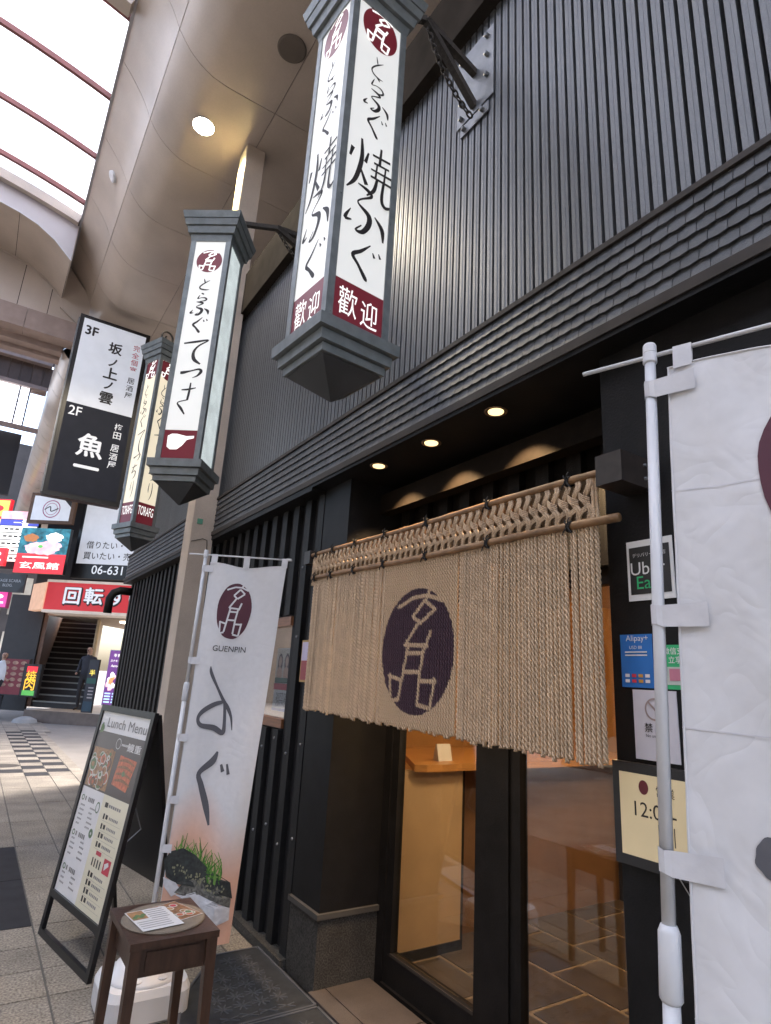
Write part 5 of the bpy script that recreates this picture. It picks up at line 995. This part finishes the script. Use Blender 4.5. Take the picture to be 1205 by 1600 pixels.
# standing boards on the platform
def f_board(b, S, a, c): b.cur = 1; b.patch(S, -a*.94, -c*.97, a*.94, c*.97, .002); b.cur = 2; b.text(S, '半', -a*.05, c*.5, w=a*1.1, n=.005, bold=.007); b.cur = 3; b.patch(S, -a*.9, c*.1, a*.9, c*.3, .003); b.cur = 4; [b.patch(S, -a*.3, -c*(.08+.12*k), a*.7, -c*(.03+.12*k), .004) for k in range(4)]; b.cur = 5; b.patch(S, -a*.9, -c*.9, a*.9, -c*.55, .003)
xa, za = SL(*Z4(520, 1520), .3)
tq = litsign('standing_board', 'dark upright poster stand before the staircase', 'sign', ((528, 1495), (660, 1140)), .3, f_board, [frm, M('board_dark', (.03, .03, .04), .5, emit=0.008), lyl, M('board_teal', (.03, .1, .08), .5), M('board_text', (.4, .35, .35), .5), M('board_blue', (.03, .06, .09), .5)], .06)
b = MB(); b.box(-.6, -.25, -.1, .6, .35, -.04); b.build('foot', frm, tq, world=False)
def f_led(b, S, a, c):
    b.cur = 1; b.patch(S, -a*.95, -c*.97, a*.95, c*.97, .002); b.cur = 2; b.text(S, '半', -a*.25, c*.8, w=a*.4, n=.005, bold=.007); b.text(S, '熟', a*.25, c*.8, w=a*.4, n=.005, bold=.007); b.text(S, 'スナキャバ', 0, c*.6, w=a*1.5, n=.005, bold=.007); b.text(S, 'Astoria', 0, c*.42, w=a*1.2, n=.005)
    for k in range(9): b.cur = (3, 2, 4)[k % 3]; b.ellipse(S, a*rng.uniform(-.7, .7), c*rng.uniform(-.4, .25), a*.28, c*.1, .004+k*.0005, 12, 1, 0, .2)
    b.cur = 5; [b.patch(S, -a*.8+a*.9*(k % 2), -c*(.6+.1*(k//2)), -a*.1+a*.9*(k % 2), -c*(.55+.1*(k//2)), .008) for k in range(8)]
tq = litsign('led_board', 'glowing purple bar signboard with white lettering on the shop platform', 'sign', ((665, 1440), (835, 1080)), .25, f_led, [M('case_white', (.5, .5, .53), .5), M('led_violet', (.14, .04, .2), .4, emit=0.210), lw_, lpk, M('led_amber', (.7, .25, .1), .5, emit=0.294), M('led_sky', (.4, .6, .9), .5, emit=0.336)], .3)
# ================================================================== PEOPLE
def person(label, base, rot, shirt, trousers, hair, scale=1.0):
    P = {'pelvis': (0, 0, .95, .14), 'belly': (0, 0, 1.1, .135), 'chest': (0, .0, 1.32, .15), 'neckb': (0, 0, 1.47, .07), 'neck': (0, -.01, 1.53, .055), 'head': (0, -.03, 1.63, .09), 'crown': (0, -.02, 1.72, .075)}
    E = [('pelvis', 'belly'), ('belly', 'chest'), ('chest', 'neckb'), ('neckb', 'neck'), ('neck', 'head'), ('head', 'crown')]
    for s_, k in ((-1, 'l'), (1, 'r')):
        P.update({k+'sh': (s_*.19, 0, 1.42, .06), k+'el': (s_*.25, .02, 1.14, .045), k+'wr': (s_*.2, -.16, .98, .032), k+'ha': (s_*.17, -.24, .98, .036), k+'hip': (s_*.1, 0, .88, .09), k+'kn': (s_*.11, -.02, .48, .06), k+'an': (s_*.11, .02, .08, .042), k+'to': (s_*.12, -.14, .04, .035)})
        E += [('chest', k+'sh'), (k+'sh', k+'el'), (k+'el', k+'wr'), (k+'wr', k+'ha'), ('pelvis', k+'hip'), (k+'hip', k+'kn'), (k+'kn', k+'an'), (k+'an', k+'to')]
    names = list(P); me = bpy.data.meshes.new('person_body'); me.from_pydata([P[n][:3] for n in names], [(names.index(a), names.index(b_)) for a, b_ in E], [])
    o = bpy.data.objects.new('tmp', me); sc.collection.objects.link(o); md = o.modifiers.new('s', 'SKIN')
    for n_, sv in zip(names, me.skin_vertices[0].data): sv.radius = (P[n_][3],)*2; sv.use_root = n_ == 'pelvis'
    sb = o.modifiers.new('ss', 'SUBSURF'); sb.levels = 2; sb.render_levels = 2; bpy.context.view_layer.update()
    m2 = bpy.data.meshes.new_from_object(o.evaluated_get(bpy.context.evaluated_depsgraph_get())); bpy.data.objects.remove(o)
    skin = M('skin', (.45, .27, .19), .6); m2.materials.clear(); [m2.materials.append(m_) for m_ in (skin, shirt, trousers, hair, ink)]
    for p in m2.polygons:
        c = p.center; z = c.z; p.use_smooth = True
        p.material_index = 4 if z < .1 else 2 if z < .97 and abs(c.x) < .2 and c.y > -.17 else 1 if z < 1.5 and not (c.y < -.17) else 3 if (z > 1.66 and c.y > -.06) or z > 1.74 else 0
    t = thing('person', label, 'person', base, rot); body = link('body', m2, t, (0, 0, 0)); t.scale = (scale,)*3
    b = MB()
    for s_ in (-1, 1): b.lathe([(.012, 0), (.008, -.006), (.001, -.008)], (s_*.033, -.118, 1.645), 8, 'y')
    b.tube([(0, -.115, 1.645), (0, -.14, 1.61), (0, -.115, 1.6)], [.01, .016, .01], 6); b.tube([(-.03, -.113, 1.575), (0, -.12, 1.572), (.03, -.113, 1.575)], .006, 5); b.build('face_features', [M('feature', (.12, .05, .04), .6)], body, world=False)
pa, _ = SL(*Z4(600, 1100), .9)
person('person in dark clothes standing behind the upright poster stand', tuple(P0+dS*pa+nS*.85+np.array([0, 0, .28])), rotS, M('dark_shirt', (.03, .03, .04), .8), M('dark_trousers', (.03, .03, .035), .8), M('hair_grey', (.1, .08, .07), .7))
q = on(-13, 1121, 2, 0)
person('person in a white shirt walking past the dark red food panel', (q[0], q[1], 0), rotS+.6, M('white_shirt', (.7, .7, .72), .8), M('dark_trousers', (.03, .03, .035), .8), M('hair_black', (.02, .02, .02), .7))
# ================================================================== FAR STREET
fb = thing('far_building', 'dim building closing the far end of the arcade street', 'building', (-2, 34, 0))
b = MB(); b.box(-14, 34, 0, 3, 36, 12); b.build('wall', M('far_wall', (.1, .085, .08), .8, var=.4, vs_=.6), fb)
for k in range(10):
    for j in range(3):
        b = MB(); b.box(-9+k*1.1, 33.95, 1+j*2.6, -8.2+k*1.1, 33.99, 2.8+j*2.6); b.build('window', M('far_window', (.5, .45, .38), .4, var=.6, vs_=.7, emit=0.105), fb)
bb2 = thing('black_board', 'large black hanging banner board under the lattice window', 'sign', (-1.5, 14.2, 4.7))
q0 = on(30, 672, 1, 14.2); q1 = on(8, 890, 1, 14.2); b = MB(); b.box(-4, 14.2, 4.75, -.06, 14.3, 6.08); b.build('panel', M('banner_black', (.015, .015, .02), .5), bb2); b = MB(); S = plane((0, 14.195, 0), (1, 0, 0)); b.ellipse(S, -.52, 5.6, .12, .06, .002, 16, 1, 0, .3); b.build('mark', rd, bb2)
# downpipe at the restaurant corner
b = MB(); b.tube([(1.66, 9.05, 2.52), (1.52, 9.05, 2.52), (1.44, 9.05, 2.48), (1.4, 9.05, 2.4), (1.4, 9.05, 2.2)], .055, 12); tag(b.build('duct_elbow', black, smooth=True), 'black bent pipe elbow coming out of the slatted wall', 'pipe')
